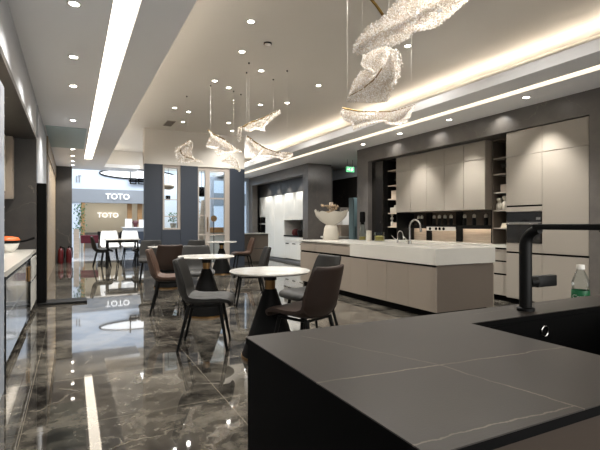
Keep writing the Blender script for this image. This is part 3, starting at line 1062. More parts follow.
t = thing('upper_cabinet', 'pale beige wall cabinet in the left niche', 'cabinet', (-.9, 6.3, 1.6))
build('carcass', B(-1.045, -.82, 5.2, 7.2, 1.62, 2.35), 'greige_body', t)
for i in range(2):
    build('door', B(-.819, -.80, 5.2 + i, 6.197 + i, 1.6, 2.35, .001), 'cream', t)
t = thing('corner_shelf', 'small tan open shelf at the far end of the left niche wall cabinet', 'shelf', (-.9, 7.3, 1.5))
build('side', B(-1.045, -.72, 7.21, 7.225, 1.5, 2.35), 'greige_body', t)
build('side', B(-.735, -.72, 7.375, 7.395, 1.5, 2.35), 'greige_body', t)
for z in (1.5, 1.9, 2.33):
    build('shelf', B(-1.045, -.72, 7.2255, 7.3745, z, z + .018), 'greige_body', t)

px_, py_ = -.74, 6.75
t = thing('mixing_bowl', 'white round bowl under the orange pan on the left counter', 'bowl', (px_, py_, .80))
build('body', MB().lathe([(0, 0), (.07, 0), (.12, .05), (.14, .11), (.132, .11), (.11, .05), (0, .015)], (px_, py_, .80), 32), 'white', t, True)
t = thing('frying_pan', 'orange pan with a long black handle resting on the white bowl', 'pan', (px_, py_, .913))
build('pan_body', MB().lathe([(0, 0), (.13, 0), (.155, .03), (.155, .036), (.148, .036), (.125, .008), (0, .008)], (px_, py_, .912), 32), 'black_metal', t, True)
build('lid', MB().lathe([(.15, .037), (.15, .045), (.13, .075), (.06, .09), (0, .092)], (px_, py_, .912), 32), 'orange', t, True)
build('handle', MB().tube([(px_ + .145, py_ + .03, .93), (px_ + .22, py_ + .06, .945), (px_ + .30, py_ + .085, .975)], [.013, .012, .017], 10), 'black', t, True)

# totem
t = thing('display_totem', 'tall black floor-standing totem with a long flat base plate on the left', 'totem', (-.38, 7.5, 0))
build('body', B(-.445, -.33, 7.40, 7.62, .031, 1.74, .006), 'black', t)
build('base_plate', B(-.44, .20, 7.33, 7.69, 0, .03, .006), 'black_metal', t)

# ================================================================== TABLES
def make_table():
    t = thing('cafe_table', 'x', 'table', group='round marble cafe tables')
    build('tabletop', MB().lathe([(0, .728), (.338, .728), (.351, .735), (.355, .742), (.351, .75), (0, .75)], seg=56), 'marble_top', t, True)
    build('neck', MB().lathe([(0, .665), (.058, .665), (.058, .7275), (0, .7275)]), 'black_metal', t, True)
    build('collar', MB().lathe([(0, .588), (.046, .588), (.046, .6645), (0, .6645)]), 'brass', t, True)
    build('cone_base', MB().lathe([(0, .022), (.245, .022), (.245, .03), (.055, .587), (0, .587)], seg=40), 'cone', t, True)
    build('foot_ring', MB().lathe([(0, 0), (.252, 0), (.252, .0215), (0, .0215)], seg=40), 'brass', t, True)
    return t


tb = make_table()
tb.location = (1.55, 3.64, 0)
tb['label'] = 'round white marble table on a black cone base, nearest to the foreground counter'
dup(tb, (1.53, 5.66, 0), 0, 'round white marble table with black cone base behind the nearest grey chair')
dup(tb, (3.13, 10.25, 0), 0, 'round marble table with black cone base in front of the glazed door')
dup(tb, (1.57, 8.45, 0), 0, 'round marble table beside the navy wall window, half hidden by a dark brown chair back')


# ================================================================== CHAIRS
def interp(prof, t):
    n = len(prof) - 1
    x = t * n
    i = min(int(x), n - 1)
    f = x - i
    p0, p1, p2, p3 = prof[max(i - 1, 0)], prof[i], prof[i + 1], prof[min(i + 2, n)]
    return tuple(0.5 * ((2 * b) + (-a + c) * f + (2 * a - 5 * b + 4 * c - d) * f * f + (-a + 3 * b - 3 * c + d) * f ** 3) for a, b, c, d in zip(p0, p1, p2, p3))


# side profile: forward x, height z, half width, curl of the sides
PROF_SEAT = [(.235, .425, .19, .0), (.225, .462, .215, .004), (.15, .475, .225, .010), (.02, .462, .23, .016), (-.10, .452, .228, .026), (-.175, .468, .222, .034)]
ZS = .95
PROF_BACK = [(-.175, .468, .222, .034), (-.222, .53, .222, .044), (-.245, .62, .224, .046), (-.262, .72, .215, .038), (-.280, .82, .20, .028), (-.290, .865, .18, .022)]


def shell(prof, nu, nv, th, taper_a, taper_b):
    prof = [(a, z * ZS, w, cu) for a, z, w, cu in prof]
    b = bmesh.new()
    def pt(u, s):
        x, z, w, cu = interp(prof, u)
        x2, z2, _, _ = interp(prof, min(1, u + .02))
        x1, z1, _, _ = interp(prof, max(0, u - .02))
        tx_, tz_ = x2 - x1, z2 - z1
        L = math.hypot(tx_, tz_) or 1
        nx, nz = tz_ / L, -tx_ / L
        if nx < 0 and nz < 0 or nz < -.1:
            nx, nz = -nx, -nz
        return Vector((x + nx * cu * s * s * 1.6, s * w, z + nz * cu * s * s * 1.6)), Vector((nx, 0, nz))
    F, Bk = [], []
    for i in range(nu + 1):
        u = i / nu
        k = 1.0
        if taper_a and u < .12:
            k = .45 + .55 * math.sin(PI / 2 * u / .12)
        if taper_b and u > .9:
            k = .45 + .55 * math.sin(PI / 2 * (1 - u) / .1)
        fr_, bk_ = [], []
        for j in range(nv + 1):
            s = -1 + 2 * j / nv
            ke = k * (1 - .55 * abs(s) ** 6)
            p, n = pt(u, s)
            fr_.append(b.verts.new(p + n * th * .5 * ke))
            bk_.append(b.verts.new(p - n * th * .5 * ke))
        F.append(fr_)
        Bk.append(bk_)
    for i in range(nu):
        for j in range(nv):
            b.faces.new((F[i][j], F[i + 1][j], F[i + 1][j + 1], F[i][j + 1]))
            b.faces.new((Bk[i][j], Bk[i][j + 1], Bk[i + 1][j + 1], Bk[i + 1][j]))
        b.faces.new((F[i][0], Bk[i][0], Bk[i + 1][0], F[i + 1][0]))
        b.faces.new((F[i][nv], F[i + 1][nv], Bk[i + 1][nv], Bk[i][nv]))
    for j in range(nv):
        b.faces.new((F[0][j], F[0][j + 1], Bk[0][j + 1], Bk[0][j]))
        b.faces.new((F[nu][j], Bk[nu][j], Bk[nu][j + 1], F[nu][j + 1]))
    bmesh.ops.recalc_face_normals(b, faces=b.faces[:])
    m = MB()
    m.add(b)
    return m


def make_chair(m):
    t = thing('dining_chair', 'x', 'chair', group='upholstered chairs')
    build('seat', shell(PROF_SEAT, 18, 14, .058, True, False), m, t, True)
    build('backrest', shell(PROF_BACK, 18, 14, .046, False, True), m, t, True)
    build('seat_frame', MB().tube([(.14, -.15, .403), (-.14, -.15, .397), (-.14, .15, .397), (.14, .15, .403), (.14, -.15, .403)], .012, 8), 'black_metal', t, True)
    for sx, sy in ((1, 1), (1, -1), (-1, 1), (-1, -1)):
        build('leg', MB().tube([(sx * .14, sy * .15, .407), (sx * (.21 if sx > 0 else .235), sy * .205, 0)], [.018, .012], 10), 'black_metal', t, True)
    return t


def rad(d):
    return math.radians(d)


G = make_chair('grey_leather')
G.location, G.rotation_euler = (1.14, 4.22, 0), (0, 0, rad(-22))
G['label'] = 'charcoal grey leather chair standing alone in profile, nearest the camera'
dup(G, (1.66, 6.62, 0), rad(-98), 'grey chair facing the camera behind the second marble table')
dup(G, (1.40, 9.35, 0), rad(-100), 'grey chair at the far left side of the table by the navy wall')
dup(G, (2.10, 9.05, 0), rad(-140), 'grey chair at the far right side of the table by the navy wall')
dup(G, (2.29, 6.12, 0), rad(166), 'grey chair facing left beyond the nearest marble table, its thin back in profile')
dup(G, (2.17, 4.06, 0), rad(186), 'grey chair right of the nearest marble table, partly behind the dark brown chair')
Bc = make_chair('brown_leather')
Bc.location, Bc.rotation_euler = (1.155, 6.08, 0), (0, 0, rad(-14))
Bc['label'] = 'tan brown chair at the left side of the second marble table'
dup(Bc, (3.70, 10.38, 0), rad(172), 'tan brown chair facing left at the table before the glazed door')
D = make_chair('dark_brown_leather')
D.location, D.rotation_euler = (1.70, 3.27, 0), (0, 0, rad(114))
D['label'] = 'dark brown chair seen from behind, in front of the nearest marble table'
dup(D, (1.43, 7.6, 0), rad(84), 'dark brown chair seen from behind at the table by the navy wall')

# far rectangular table and its chairs
rt = thing('dining_table', 'rectangular dark-legged dining table with pale top in the far opening', 'table', (1.23, 13.4, 0))
build('tabletop', B(.80, 1.68, 13.05, 13.75, .725, .75, .004), 'marble_top', rt)
build('apron', B(.84, 1.64, 13.09, 13.71, .66, .724), 'black_metal', rt)
for x in (.86, 1.62):
    for y in (13.11, 13.69):
        build('leg', B(x - .022, x + .022, y - .022, y + .022, 0, .66), 'black_metal', rt)
dup(G, (.74, 13.4, 0), rad(0), 'dark grey chair at the left end of the far rectangular table')
dup(G, (1.76, 13.4, 0), rad(180), 'dark grey chair at the right end of the far rectangular table')
W_ = make_chair('white_shell')
W_.location, W_.rotation_euler = (0.98, 14.2, 0), (0, 0, rad(-90))
W_.scale = (1.1, 1.1, 1.16)
W_['label'] = 'white chair behind the far rectangular table, left of two'
dup(W_, (1.56, 14.2, 0), rad(-90), 'white chair behind the far rectangular table, right of two')

# ================================================================== CRYSTAL LEAVES
def poly(pts, t):
    n = len(pts)
    ds = [0]
    for a, b_ in zip(pts, pts[1:]):
        ds.append(ds[-1] + (b_ - a).length)
    x = t * ds[-1]
    for i in range(n - 1):
        if x <= ds[i + 1] or i == n - 2:
            f = (x - ds[i]) / max(1e-6, ds[i + 1] - ds[i])
            return pts[i].lerp(pts[i + 1], min(1, f))


def leaf(label, stem, ea, eb, d, bulge, sp, r, wires, tilt=0.0, stem_r=.006, layers=1, blades=None):
    """stem and the two edges are given as seen from the entrance; d = distance, bulge = depth of the curl"""
    S = [at(u, v, d + tilt * (i / max(1, len(stem) - 1) - .5)) for i, (u, v) in enumerate(stem)]
    def back(pts, k):
        return [at(u, v, d - bulge * k + tilt * (i / max(1, len(pts) - 1) - .5)) for i, (u, v) in enumerate(pts)]
    if blades is None:
        blades = ([(stem, ea, 1.0)] if ea else []) + ([(stem, eb, .6)] if eb else [])
    base = sum(S, Vector()) / len(S)
    t = thing('crystal_leaf', label, 'pendant', base, group='hanging crystal leaves')
    fwd = Vector((SN, CS, 0))
    verts, faces = [], []
    for st_, ed_, k_ in blades:
        SB = back(st_, 0)
        edge = back(ed_, k_)
        L = max(sum((b_ - a).length for a, b_ in zip(q, q[1:])) for q in (SB, edge))
        n = max(6, int(L / sp))
        for lay in range(layers):
            for i in range(n + 1):
                tt = i / n
                s0, e0 = poly(SB, tt), poly(edge, tt)
                wl = (e0 - s0).length
                mI = max(1, int(wl / sp))
                ragged = random.uniform(-1, .6)
                for j in range(mI + 1):
                    if j > mI + ragged and wl > sp * 4:
                        continue
                    f = (j + random.uniform(-.25, .25)) / mI
                    f = max(0, f)
                    p = s0.lerp(e0, f) + fwd * (bulge * .9 * math.sin(PI * min(1, f)) + random.uniform(-.3, .3) * sp + lay * .025)
                    p += Vector((random.uniform(-.3, .3), random.uniform(-.3, .3), random.uniform(-.3, .3))) * sp
                    k = len(verts)
                    rr_ = r * random.uniform(.7, 1.15)
                    q = random.uniform(0, PI)
                    a1, a2 = math.cos(q) * rr_, math.sin(q) * rr_
                    zz = rr_ * 1.2
                    verts += [p + Vector((a1, a2, 0)), p + Vector((-a2, a1, 0)), p + Vector((-a1, -a2, 0)), p + Vector((a2, -a1, 0)), p + Vector((0, 0, zz)), p - Vector((0, 0, zz))]
                    for x in range(4):
                        y = (x + 1) % 4
                        faces += [(k + x, k + y, k + 4), (k + y, k + x, k + 5)]
    me = bpy.data.meshes.new('crystal_strands')
    me.from_pydata([tuple(v_ - base) for v_ in verts], [], faces)
    me.materials.append(M['bead'])
    o = bpy.data.objects.new('crystal_strands', me)
    o.parent = t
    col.objects.link(o)
    SS = [poly(S, i / 16) for i in range(17)]
    build('stem', MB().tube(SS, [stem_r * (1 - .55 * i / 16) for i in range(17)], 8), 'gold', t, True)
    for tt in wires:
        p = poly(S, tt)
        build('suspension_wire', MB().tube([p, Vector((p.x, p.y, ZT))], .0011, 5), 'white_trim', t)
        build('ceiling_hook', MB().cyl((p.x, p.y, ZT - .02), .012, .02, 10), 'black_metal', t)
    return t


L1 = leaf('large bright beaded crystal leaf running off the top picture edge', [(357, 46), (378, 33), (402, 22), (432, 6), (462, -12), (490, -30)],
     [(354, 44), (366, 28), (384, 15), (398, 0), (425, -22), (475, -40)], [(363, 49), (387, 43), (396, 44), (410, 37), (415, 30), (436, 27), (452, 15), (466, 2), (495, -22)],
     3.55, .12, .0125, .0068, (.35, .8), .5, .0015, 2)
build('twig', MB().tube([at(369, -3, 3.5), at(376, 5, 3.5), at(383, 15, 3.5)], [.011, .011, .012], 10), 'gold', L1, True)
tg = build('tag', MB().box(-.018, .018, -.003, .003, -.008, .012), 'paper', L1, False, True)
tg.data.transform(Matrix.Translation(at(440, 11, 3.36) - L1.location) @ Matrix.Rotation(-YAW, 4, 'Z') @ Matrix.Rotation(-.4, 4, 'Y'))
leaf('large twisted beaded crystal leaf with a dark curved stem below the brightest leaf', [(389, 43), (389, 54), (384, 65), (375, 79), (361, 90), (349, 96)],
     None, None, 3.9, .14, .0125, .0068, (.1, .8), -.3, .008, 2,
     [([(389, 44), (389, 54), (385, 64)], [(386, 43), (375, 45), (363, 56), (361, 64), (371, 70)], 1.0),
      ([(383, 67), (375, 79), (361, 90), (349, 96)], [(370, 71), (361, 71), (353, 82), (349, 95)], 1.0),
      ([(389, 43), (389, 54), (384, 65), (375, 79), (361, 90), (349, 96)], [(390, 43), (399, 51), (402.5, 63), (399.5, 77), (392.5, 89), (388, 101), (370, 101), (350, 97)], .6)])
leaf('boat-shaped beaded crystal leaf hanging lowest before the kitchen light cove', [(342.5, 108), (357, 111), (373, 111.5), (390, 111.7), (403, 108.5), (415, 104.5)],
     [(343, 110), (344, 119), (352, 122), (354, 129), (363, 126), (374, 122.5), (385, 120.5), (389, 123.5), (397, 124.5), (407, 122), (411, 115), (415, 105)], None,
     4.4, .16, .0125, .0072, (.06, .94), .4, .008, 2)
leaf('small crystal leaf curled round a dark stem above the navy wall, leftmost', [(190, 140.7), (184, 144), (180, 148.7), (180.7, 153), (185, 156.7), (193, 159), (200, 160.7)],
     [(189, 141), (180, 145), (173, 150), (175, 157), (178, 162), (187, 162.5), (193, 160.5), (200, 161)], [(190, 141), (192.5, 145), (191, 152.7), (192, 156), (195, 159), (200, 160.5)],
     8.6, .2, .021, .0125, (.1,), .3, .014)
leaf('drooping wide crystal leaf above the glazed door, second from the left', [(208, 130), (213, 134), (224, 139), (232, 146), (240, 150.7)],
     [(209, 131), (211, 135), (206, 147), (213, 149), (217, 156), (227, 153), (231, 151.5), (240, 151)], None, 8.0, .25, .021, .0125, (.1, .8), .5, .014)
leaf('small pale crystal leaf tucked under the drooping one', [(222, 160), (232, 160), (237, 162), (239, 170)],
     [(222, 160), (231, 154), (236, 158), (239.5, 169)], [(222, 160.5), (227, 163), (232, 167), (238.5, 171)], 8.8, .15, .021, .012, (.5,), .2, .008)
leaf('upswept crystal leaf with its gold stem rising to the right', [(243, 127), (249, 123), (263, 118), (279, 110)],
     [(244, 128), (251, 131), (256, 128), (265, 131), (264, 126), (271, 118), (279.5, 110)], None, 7.3, .25, .020, .012, (.15, .85), .5, .014)
leaf('long sagging crystal leaf before the cove light, below the upswept one', [(247, 136), (255, 142), (265, 148), (276, 152), (292, 153.3)],
     [(247, 138), (246, 142), (252, 159), (264, 156), (277, 157), (283, 159.5), (289, 159), (292, 154)], None, 6.9, .25, .020, .012, (.05, .9), .4, .013)
leaf('tiny narrow crystal leaf hanging left of the upswept one', [(241, 127), (239.5, 133), (239, 141)], [(240, 127), (237, 130), (236.5, 139), (238, 141)], [(241.5, 127), (241, 134), (240.5, 140)],
     8.4, .08, .021, .011, (.0,), .1, .006)

# ================================================================== WHITE KITCHEN AT THE BACK RIGHT
KX = 6.0
ky = [11.35, 12.05, 12.75]
for i, (y0, y1) in enumerate(((11.5, 12.23), (12.233, 12.95))):
    t = front_unit('wall_cabinet', 'white glowing wall cabinet in the far white kitchen, %s of two' % ('right' if i == 0 else 'left'), 'cabinet', KX, 6.6, y0, y1, 1.29, 2.12,
                   [('door', y0, (y0 + y1) / 2, 1.29, 2.12), ('door', (y0 + y1) / 2, y1, 1.29, 2.12)], 'wall units of the white kitchen', 'white', 'white_gloss')
for i, (y0, y1) in enumerate(((11.5, 12.0), (12.003, 12.5), (12.503, 12.95))):
    t = front_unit('base_cabinet', 'white base cabinet under the dark counter of the far kitchen, %s from the stone pillar' % ORD[i], 'cabinet', KX, 6.6, y0, y1, .1, .78,
                   [('drawer', y0, y1, .62, .775), ('door', y0, y1, .10, .615)], 'base units of the white kitchen', 'white', 'white_gloss')
    build('plinth', B(KX + .05, 6.55, y0, y1, 0, .1), 'mall_grey', t)
    build('handle', B(KX - .012, KX, (y0 + y1) / 2 - .1, (y0 + y1) / 2 + .1, .55, .575), 'black', t)
for i, (y0, y1) in enumerate(((12.953, 13.7), (13.703, 14.5))):
    t = front_unit('tall_cabinet', 'tall white cabinet in the far white kitchen, %s of two' % ('right' if i == 0 else 'left'), 'cabinet', KX, 6.6, y0, y1, .08, 2.10,
                   [('door', y0, y1, .08, 2.10)], 'tall units of the white kitchen', 'white', 'white_gloss')
    build('plinth', B(KX + .05, 6.55, y0, y1, 0, .08), 'mall_grey', t)
t = front_unit('oven_cabinet', 'white tall unit with black built-in ovens at the far left of the white kitchen', 'cabinet', KX, 6.6, 14.503, 15.1, .08, 2.10,
               [('door', 14.503, 15.1, .08, .85), ('door', 14.503, 15.1, 1.42, 2.10)], 'tall units of the white kitchen', 'white', 'white_gloss')
build('plinth', B(KX + .05, 6.55, 14.503, 15.1, 0, .08), 'mall_grey', t)
build('oven_front', B(KX, KX + .02, 14.52, 15.08, .86, 1.15), 'black_gloss', t)
build('oven_front', B(KX, KX + .02, 14.52, 15.08, 1.2, 1.40), 'black_gloss', t)
single('far_worktop', 'dark worktop of the far white kitchen carrying a black pot', 'worktop', B(KX - .02, 6.6, 11.5, 12.95, .782, .82), 'black_gloss', (6.3, 12.2, .78))
single('far_splashback', 'grey splashback behind the far white kitchen counter', 'splashback', B(6.56, 6.6, 11.5, 12.95, .822, 1.285), 'mall_grey', (6.58, 12.2, .82))
t = thing('cooking_pot', 'black low pot on the dark counter of the far white kitchen', 'pot', (6.25, 12.0, .82))
build('body', MB().lathe([(0, 0), (.2, 0), (.24, .1), (.24, .16), (.05, .2), (0, .2)], (6.25, 12.0, .82)), 'black_metal', t, True)
build('knob', MB().lathe([(0, .2), (.03, .2), (.03, .23), (0, .23)], (6.25, 12.0, .82)), 'chrome', t, True)
single('red_kettle', 'small red round kettle beside the black pot in the far white kitchen', 'kettle', MB().lathe([(0, 0), (.11, 0), (.14, .06), (.12, .15), (.05, .19), (0, .2)], (6.2, 12.5, .82)), 'red', (6.2, 12.5, .82), smooth=True)
# wash lights of that niche
for y in (11.8, 12.6, 13.4, 14.2):
    spot(5.8, y, 2.50, 20, 90, .7, 6.0, y, 1.0, (1, .96, .9))

# low dark island with white edge at the end of the navy wall
t = thing('low_cabinet', 'low dark drawer cabinet with a pale top beside the navy wall end', 'cabinet', (4.9, 12.9, 0))
build('carcass', B(4.54, 5.3, 12.6, 13.2, 0, .86), 'stone_dark', t)
for z0, z1 in ((.05, .42), (.44, .83)):
    build('drawer', B(4.545, 5.295, 12.58, 12.599, z0, z1, .001), 'taupe_dark', t)
build('top', B(4.4, 5.32, 12.55, 13.22, .861, .89), 'quartz', t)
# window beyond
wf = MB()
for x in (4.27, 4.32 + 1.25):
    wf.box(x, x + .1, 15.2, 15.3, 0, 2.68)
wf.box(4.27, 5.66, 15.2, 15.3, 2.68, ZR)
w2 = struct('window_2', wf, 'blue_panel')
build('pane', B(4.37, 5.57, 15.24, 15.25, 0, 2.68), 'glass', w2)

# ================================================================== SHOW SPACE BEHIND THE NAVY WALL
struct('wall_back', MB().box(2.2, 4.27, 15.3, 15.4, 0, ZR), 'mall_white')
t = thing('shop_counter', 'wooden fronted counter seen through the glazed door', 'counter', (3.9, 13.6, 0))
build('body', B(3.3, 4.5, 13.6, 14.1, 0, .9), 'white', t)
build('top', B(3.25, 4.55, 13.55, 14.15, .901, 1.06), 'oak', t)
t = thing('fan_lamp', 'black oval pendant lamp seen through the glazed door', 'lamp', (3.42, 13.2, 2.1))
mb = MB()
b = bmesh.new()
bmesh.ops.create_uvsphere(b, u_segments=24, v_segments=12, radius=1)
mb.add(b, Matrix.Translation((3.42, 13.2, 2.12)) @ Matrix.Diagonal((.20, .1, .15, 1)))
build('shade', mb, 'black', t, True)
build('cord', MB().tube([(3.42, 13.2, 2.26), (3.42, 13.2, ZT)], .006, 6), 'black', t)
b = bmesh.new()
bmesh.ops.create_uvsphere(b, u_segments=24, v_segments=12, radius=1)
mb = MB()
mb.add(b, Matrix.Translation((2.42, 13.0, 2.22)) @ Matrix.Diagonal((.17, .17, .09, 1)))
t = thing('pendant_lamp', 'wide woven beige pendant lamp seen in the narrow navy window', 'lamp', (2.42, 13.0, 2.22))
build('shade', mb, 'beige_wood', t, True)
build('cord', MB().tube([(2.42, 13, 2.3), (2.42, 13, ZT)], .006, 6), 'black', t)
single('wall_speaker', 'small black box hanging in the narrow navy window', 'speaker', MB().box(2.4, 2.52, 13.2, 13.3, 1.85, 1.98, .005), 'black', (2.46, 13.25, 1.85))


def plant(name, label, x, y, z, h, r, n):
    t = thing(name, label, 'plant', (x, y, z))
    build('pot', MB().lathe([(0, 0), (r * .5, 0), (r * .62, h * .3), (r * .55, h * .3), (0, h * .27)], (x, y, z)), 'ceramic', t, True)
    b = bmesh.new()
    for i in range(n):
        a = random.uniform(0, 2 * PI)
        rr_ = r * math.sqrt(random.random())
        p = Vector((x + rr_ * math.cos(a), y + rr_ * math.sin(a), z + h * random.uniform(.35, 1)))
        q = Vector((random.uniform(-1, 1), random.uniform(-1, 1), random.uniform(-.3, 1))).normalized() * r * .45
        s_ = q.cross(Vector((0, 0, 1))).normalized() * r * .14
        v0 = b.verts.new(p)
        v1 = b.verts.new(p + q * .5 + s_)
        v2 = b.verts.new(p + q)
        v3 = b.verts.new(p + q * .5 - s_)
        b.faces.new((v0, v1, v2, v3))
    mb = MB()
    mb.add(b)
    build('foliage', mb, 'leaf', t)
    build('stem', MB().tube([(x, y, z + h * .25), (x, y, z + h * .8)], r * .05, 6), 'oak', t)
    return t


single('plant_stand', 'pale pedestal carrying the plant behind the narrow navy window', 'pedestal', B(2.25, 2.75, 12.75, 13.2, 0, 1.06, .004), 'white', (2.5, 13, 0))
plant('potted_plant', 'green potted plant standing behind the narrow navy window', 2.55, 12.95, 1.06, .42, .14, 120)
single('display_figure', 'tall beige sculpture leaning behind the left door pane', 'sculpture', MB().tube([(3.32, 13.0, 0), (3.36, 13.0, .9), (3.42, 13.02, 1.85)], [.11, .10, .05], 14), 'beige_wood', (3.32, 13, 0), smooth=True)
plant('potted_plant', 'tall green plant behind the left door pane', 3.5, 14.75, 0, 1.5, .25, 160)
t = thing('branch_art', 'dark branch motif on the white wall behind the right door pane', 'wall art', (4.15, 15.28, 1.5))
br = MB()
for i in range(34):
    p = Vector((4.22 + random.uniform(-.4, .02), 15.29, 1.25 + random.uniform(0, .75)))
    q = Vector((random.uniform(-.09, .09), 0, random.uniform(-.04, .09)))
    br.tube([p, p + q], .009, 5)
build('branches', br, 'black_metal', t)
t = thing('round_plaque', 'round oak disc on a stand behind the right door pane', 'disc', (3.62, 12.6, 0))
build('disc', MB().lathe([(0, -.012), (.09, -.012), (.09, .012), (0, .012)], mtx=Matrix.Translation((3.62, 12.6, 1.32)) @ Matrix.Rotation(PI / 2, 4, 'X')), 'oak', t, True)
build('stand', MB().tube([(3.62, 12.6, 0.01), (3.62, 12.6, 1.23)], .012).cyl((3.62, 12.6, 0), .12, .012), 'black_metal', t)

# ================================================================== GAP BETWEEN PILLAR AND FRAME
EX = -.53
t = thing('exit_sign', 'small lit green exit sign under the ceiling between the stone pillars', 'sign', (6.31, 9.64, 2.55))
build('housing', B(6.19, 6.43, 9.62, 9.66, 2.48, 2.62, .004), 'exit_green', t)
s = MB()
s.box(6.21, 6.27, 9.612, 9.619, 2.54, 2.555)
s.prism([(6.27, 2.52), (6.27, 2.575), (6.30, 2.548)], 'y', 9.612, 9.619)
s.box(6.34, 6.365, 9.612, 9.619, 2.52, 2.57).box(6.344, 6.362, 9.612, 9.619, 2.575, 2.595).box(6.365, 6.39, 9.612, 9.619, 2.54, 2.55).box(6.32, 6.34, 9.612, 9.619, 2.505, 2.522)
build('pictogram', s, 'paper', t)
build('hanger', MB().tube([(6.23, 9.64, 2.62), (6.23, 9.64, ZR)], .005, 6).tube([(6.39, 9.64, 2.62), (6.39, 9.64, ZR)], .005, 6), 'black_metal', t)
t = thing('tall_locker', 'grey-teal tall cabinet standing behind the stone frame', 'cabinet', (6.5, 9.5, 0))
build('carcass', B(6.25, 6.85, 9.4, 9.6, 0, 1.82), 'teal_cab', t)
build('door', B(6.26, 6.84, 9.38, 9.399, .05, 1.80, .002), 'teal_cab', t)
build('handle', B(6.30, 6.315, 9.365, 9.379, .85, 1.1), 'chrome', t)
t = thing('sideboard', 'pale wood sideboard in the gap right of the white vase', 'sideboard', (6.4, 10.25, 0))
build('body', B(6.0, 6.9, 10.0, 10.5, 0, .8), 'beige_wood', t)
build('top', B(5.96, 6.94, 9.96, 10.54, .801, .84), 'white', t)
boxthing('carton', 'brown box under the white one on the pale sideboard', 'box', 6.30, 6.80, 10.05, 10.5, .84, 1.139, 'greige_body')
boxthing('carton', 'plain white box standing on the pale sideboard behind the vase', 'box', 6.36, 6.72, 10.08, 10.48, 1.14, 1.50, 'paper')
boxthing('carton', 'grey low box on top of the white box in the gap', 'box', 6.30, 6.66, 10.12, 10.44, 1.501, 1.60, 'stone')

# ================================================================== MALL BEYOND THE OPENING
t = thing('fire_extinguisher', 'red fire extinguisher by the dark stone column, left of two', 'extinguisher', (-.30, 15.15, 0), group='fire extinguishers')
build('cylinder', MB().lathe([(0, 0), (.07, 0), (.075, .02), (.075, .34), (.055, .42), (.025, .45), (0, .45)]), 'red', t, True, True)
build('valve', MB().lathe([(0, .45), (.025, .45), (.025, .5), (0, .5)]), 'black', t, True, True)
build('hose', MB().tube([(.02, 0, .48), (.1, 0, .45), (.11, 0, .3), (.1, 0, .15)], .012, 8), 'black', t, True, True)
dup(t, (-.08, 15.15, 0), .5, 'red fire extinguisher by the dark stone column, right of two')
SY = 22.0
sf = MB()
sf.box(-3, 9.5, SY, SY + .3, 2.72, 5.2)
struct('wall_back', sf, 'mall_white')
sf = MB()
sf.box(-3, 9.5, SY - .05, SY + .25, 2.12, 2.72)
struct('trim_5', sf, 'mall_grey')
sf = MB()
sf.box(-3, .35, SY, SY + .25, 0, 2.12)
sf.box(3.6, 9.5, SY, SY + .25, 0, 2.12)
struct('wall_back', sf, 'mall_white')
struct('trim_6', B(.35, .5, SY - .02, SY + .25, 0, 2.12).box(2.3, 2.5, SY + .3, SY + .5, 0, 2.12).box(2.75, 2.95, SY + .3, SY + .5, 0, 2.12), 'oak')
struct('wall_back', B(-.2, 3.6, SY + 3.4, SY + 3.5, 0, 2.9), 'cream')
struct('ceiling', B(-.2, 3.6, SY + .3, SY + 3.4, 2.5, 2.6), 'mall_grey')
struct('ceiling', B(-6, 16, 15.95, 30, 5.2, 5.3), 'mall_white')
struct('wall_left', B(-6, -5.9, 15.9, 30, 0, 5.2), 'mall_white')
struct('wall_right', B(15.9, 16, 15.9, 30, 0, 5.2), 'mall_white')


def sign(label, s, x, y, z, size):
    mb = MB()
    b = text_bm(s, size, .03)
    mb.add(b, Matrix.Translation((x, y, z)) @ Matrix.Rotation(PI / 2, 4, 'X'))
    return single('shop_sign', label, 'sign', mb, 'sign_white', (x, y, z))


sign('lit white letters on the grey shop header across the mall', 'TOTO', 1.85, SY - .09, 2.40, .36)
sign('lit white letters on the cream wall inside the shop', 'TOTO', 1.67, SY + 3.35, 1.62, .36)
# dark-rimmed ceiling oval and black frame letters on the fascia
ov = thing('light_oval', 'long white oval light with a dark rim on the mall fascia', 'light', (2.75, SY - .05, 3.46))
seg = 48
b = bmesh.new()
mbr = MB()
pts = [(2.75 + 1.65 * math.cos(2 * PI * i / seg), SY - .04, 3.46 + .21 * math.sin(2 * PI * i / seg)) for i in range(seg + 1)]
mbr.tube(pts, .035, 8, False)
build('rim', mbr, 'black_metal', ov, True)
mbo = MB()
mbo.prism([(p[0], p[2]) for p in pts[:-1]], 'y', SY - .05, SY - .001)
build('diffuser', mbo, 'sign_white', ov)
fm = MB()
for x in (2.36, 2.72, 3.08):
    fm.box(x, x + .28, SY - .18, SY - .12, 3.0, 3.04).box(x, x + .28, SY - .18, SY - .12, 3.24, 3.28).box(x, x + .04, SY - .18, SY - .12, 3.04, 3.24).box(x + .24, x + .28, SY - .18, SY - .12, 3.04, 3.24).box(x - .04, x + .32, SY - .18, SY - .12, 3.10, 3.18)
fm.box(2.36, 2.40, SY - .18, SY, 3.76, 3.80).box(2.36, 2.40, SY - .18, SY - .12, 3.28, 3.76)
single('metal_sign', 'black open metal frame sign before the mall fascia', 'sign', fm, 'black', (2.9, SY - .15, 3.0))
fm = MB()
fm.box(.16, .20, SY - .04, SY - .005, 3.0, 3.28).box(.27, .31, SY - .04, SY - .005, 3.0, 3.28).box(.24, .36, SY - .04, SY - .005, 3.28, 3.31)
single('sign_mark', 'two small dark strokes on the white mall fascia at left', 'sign', fm, 'mall_grey', (.25, SY, 3.0))
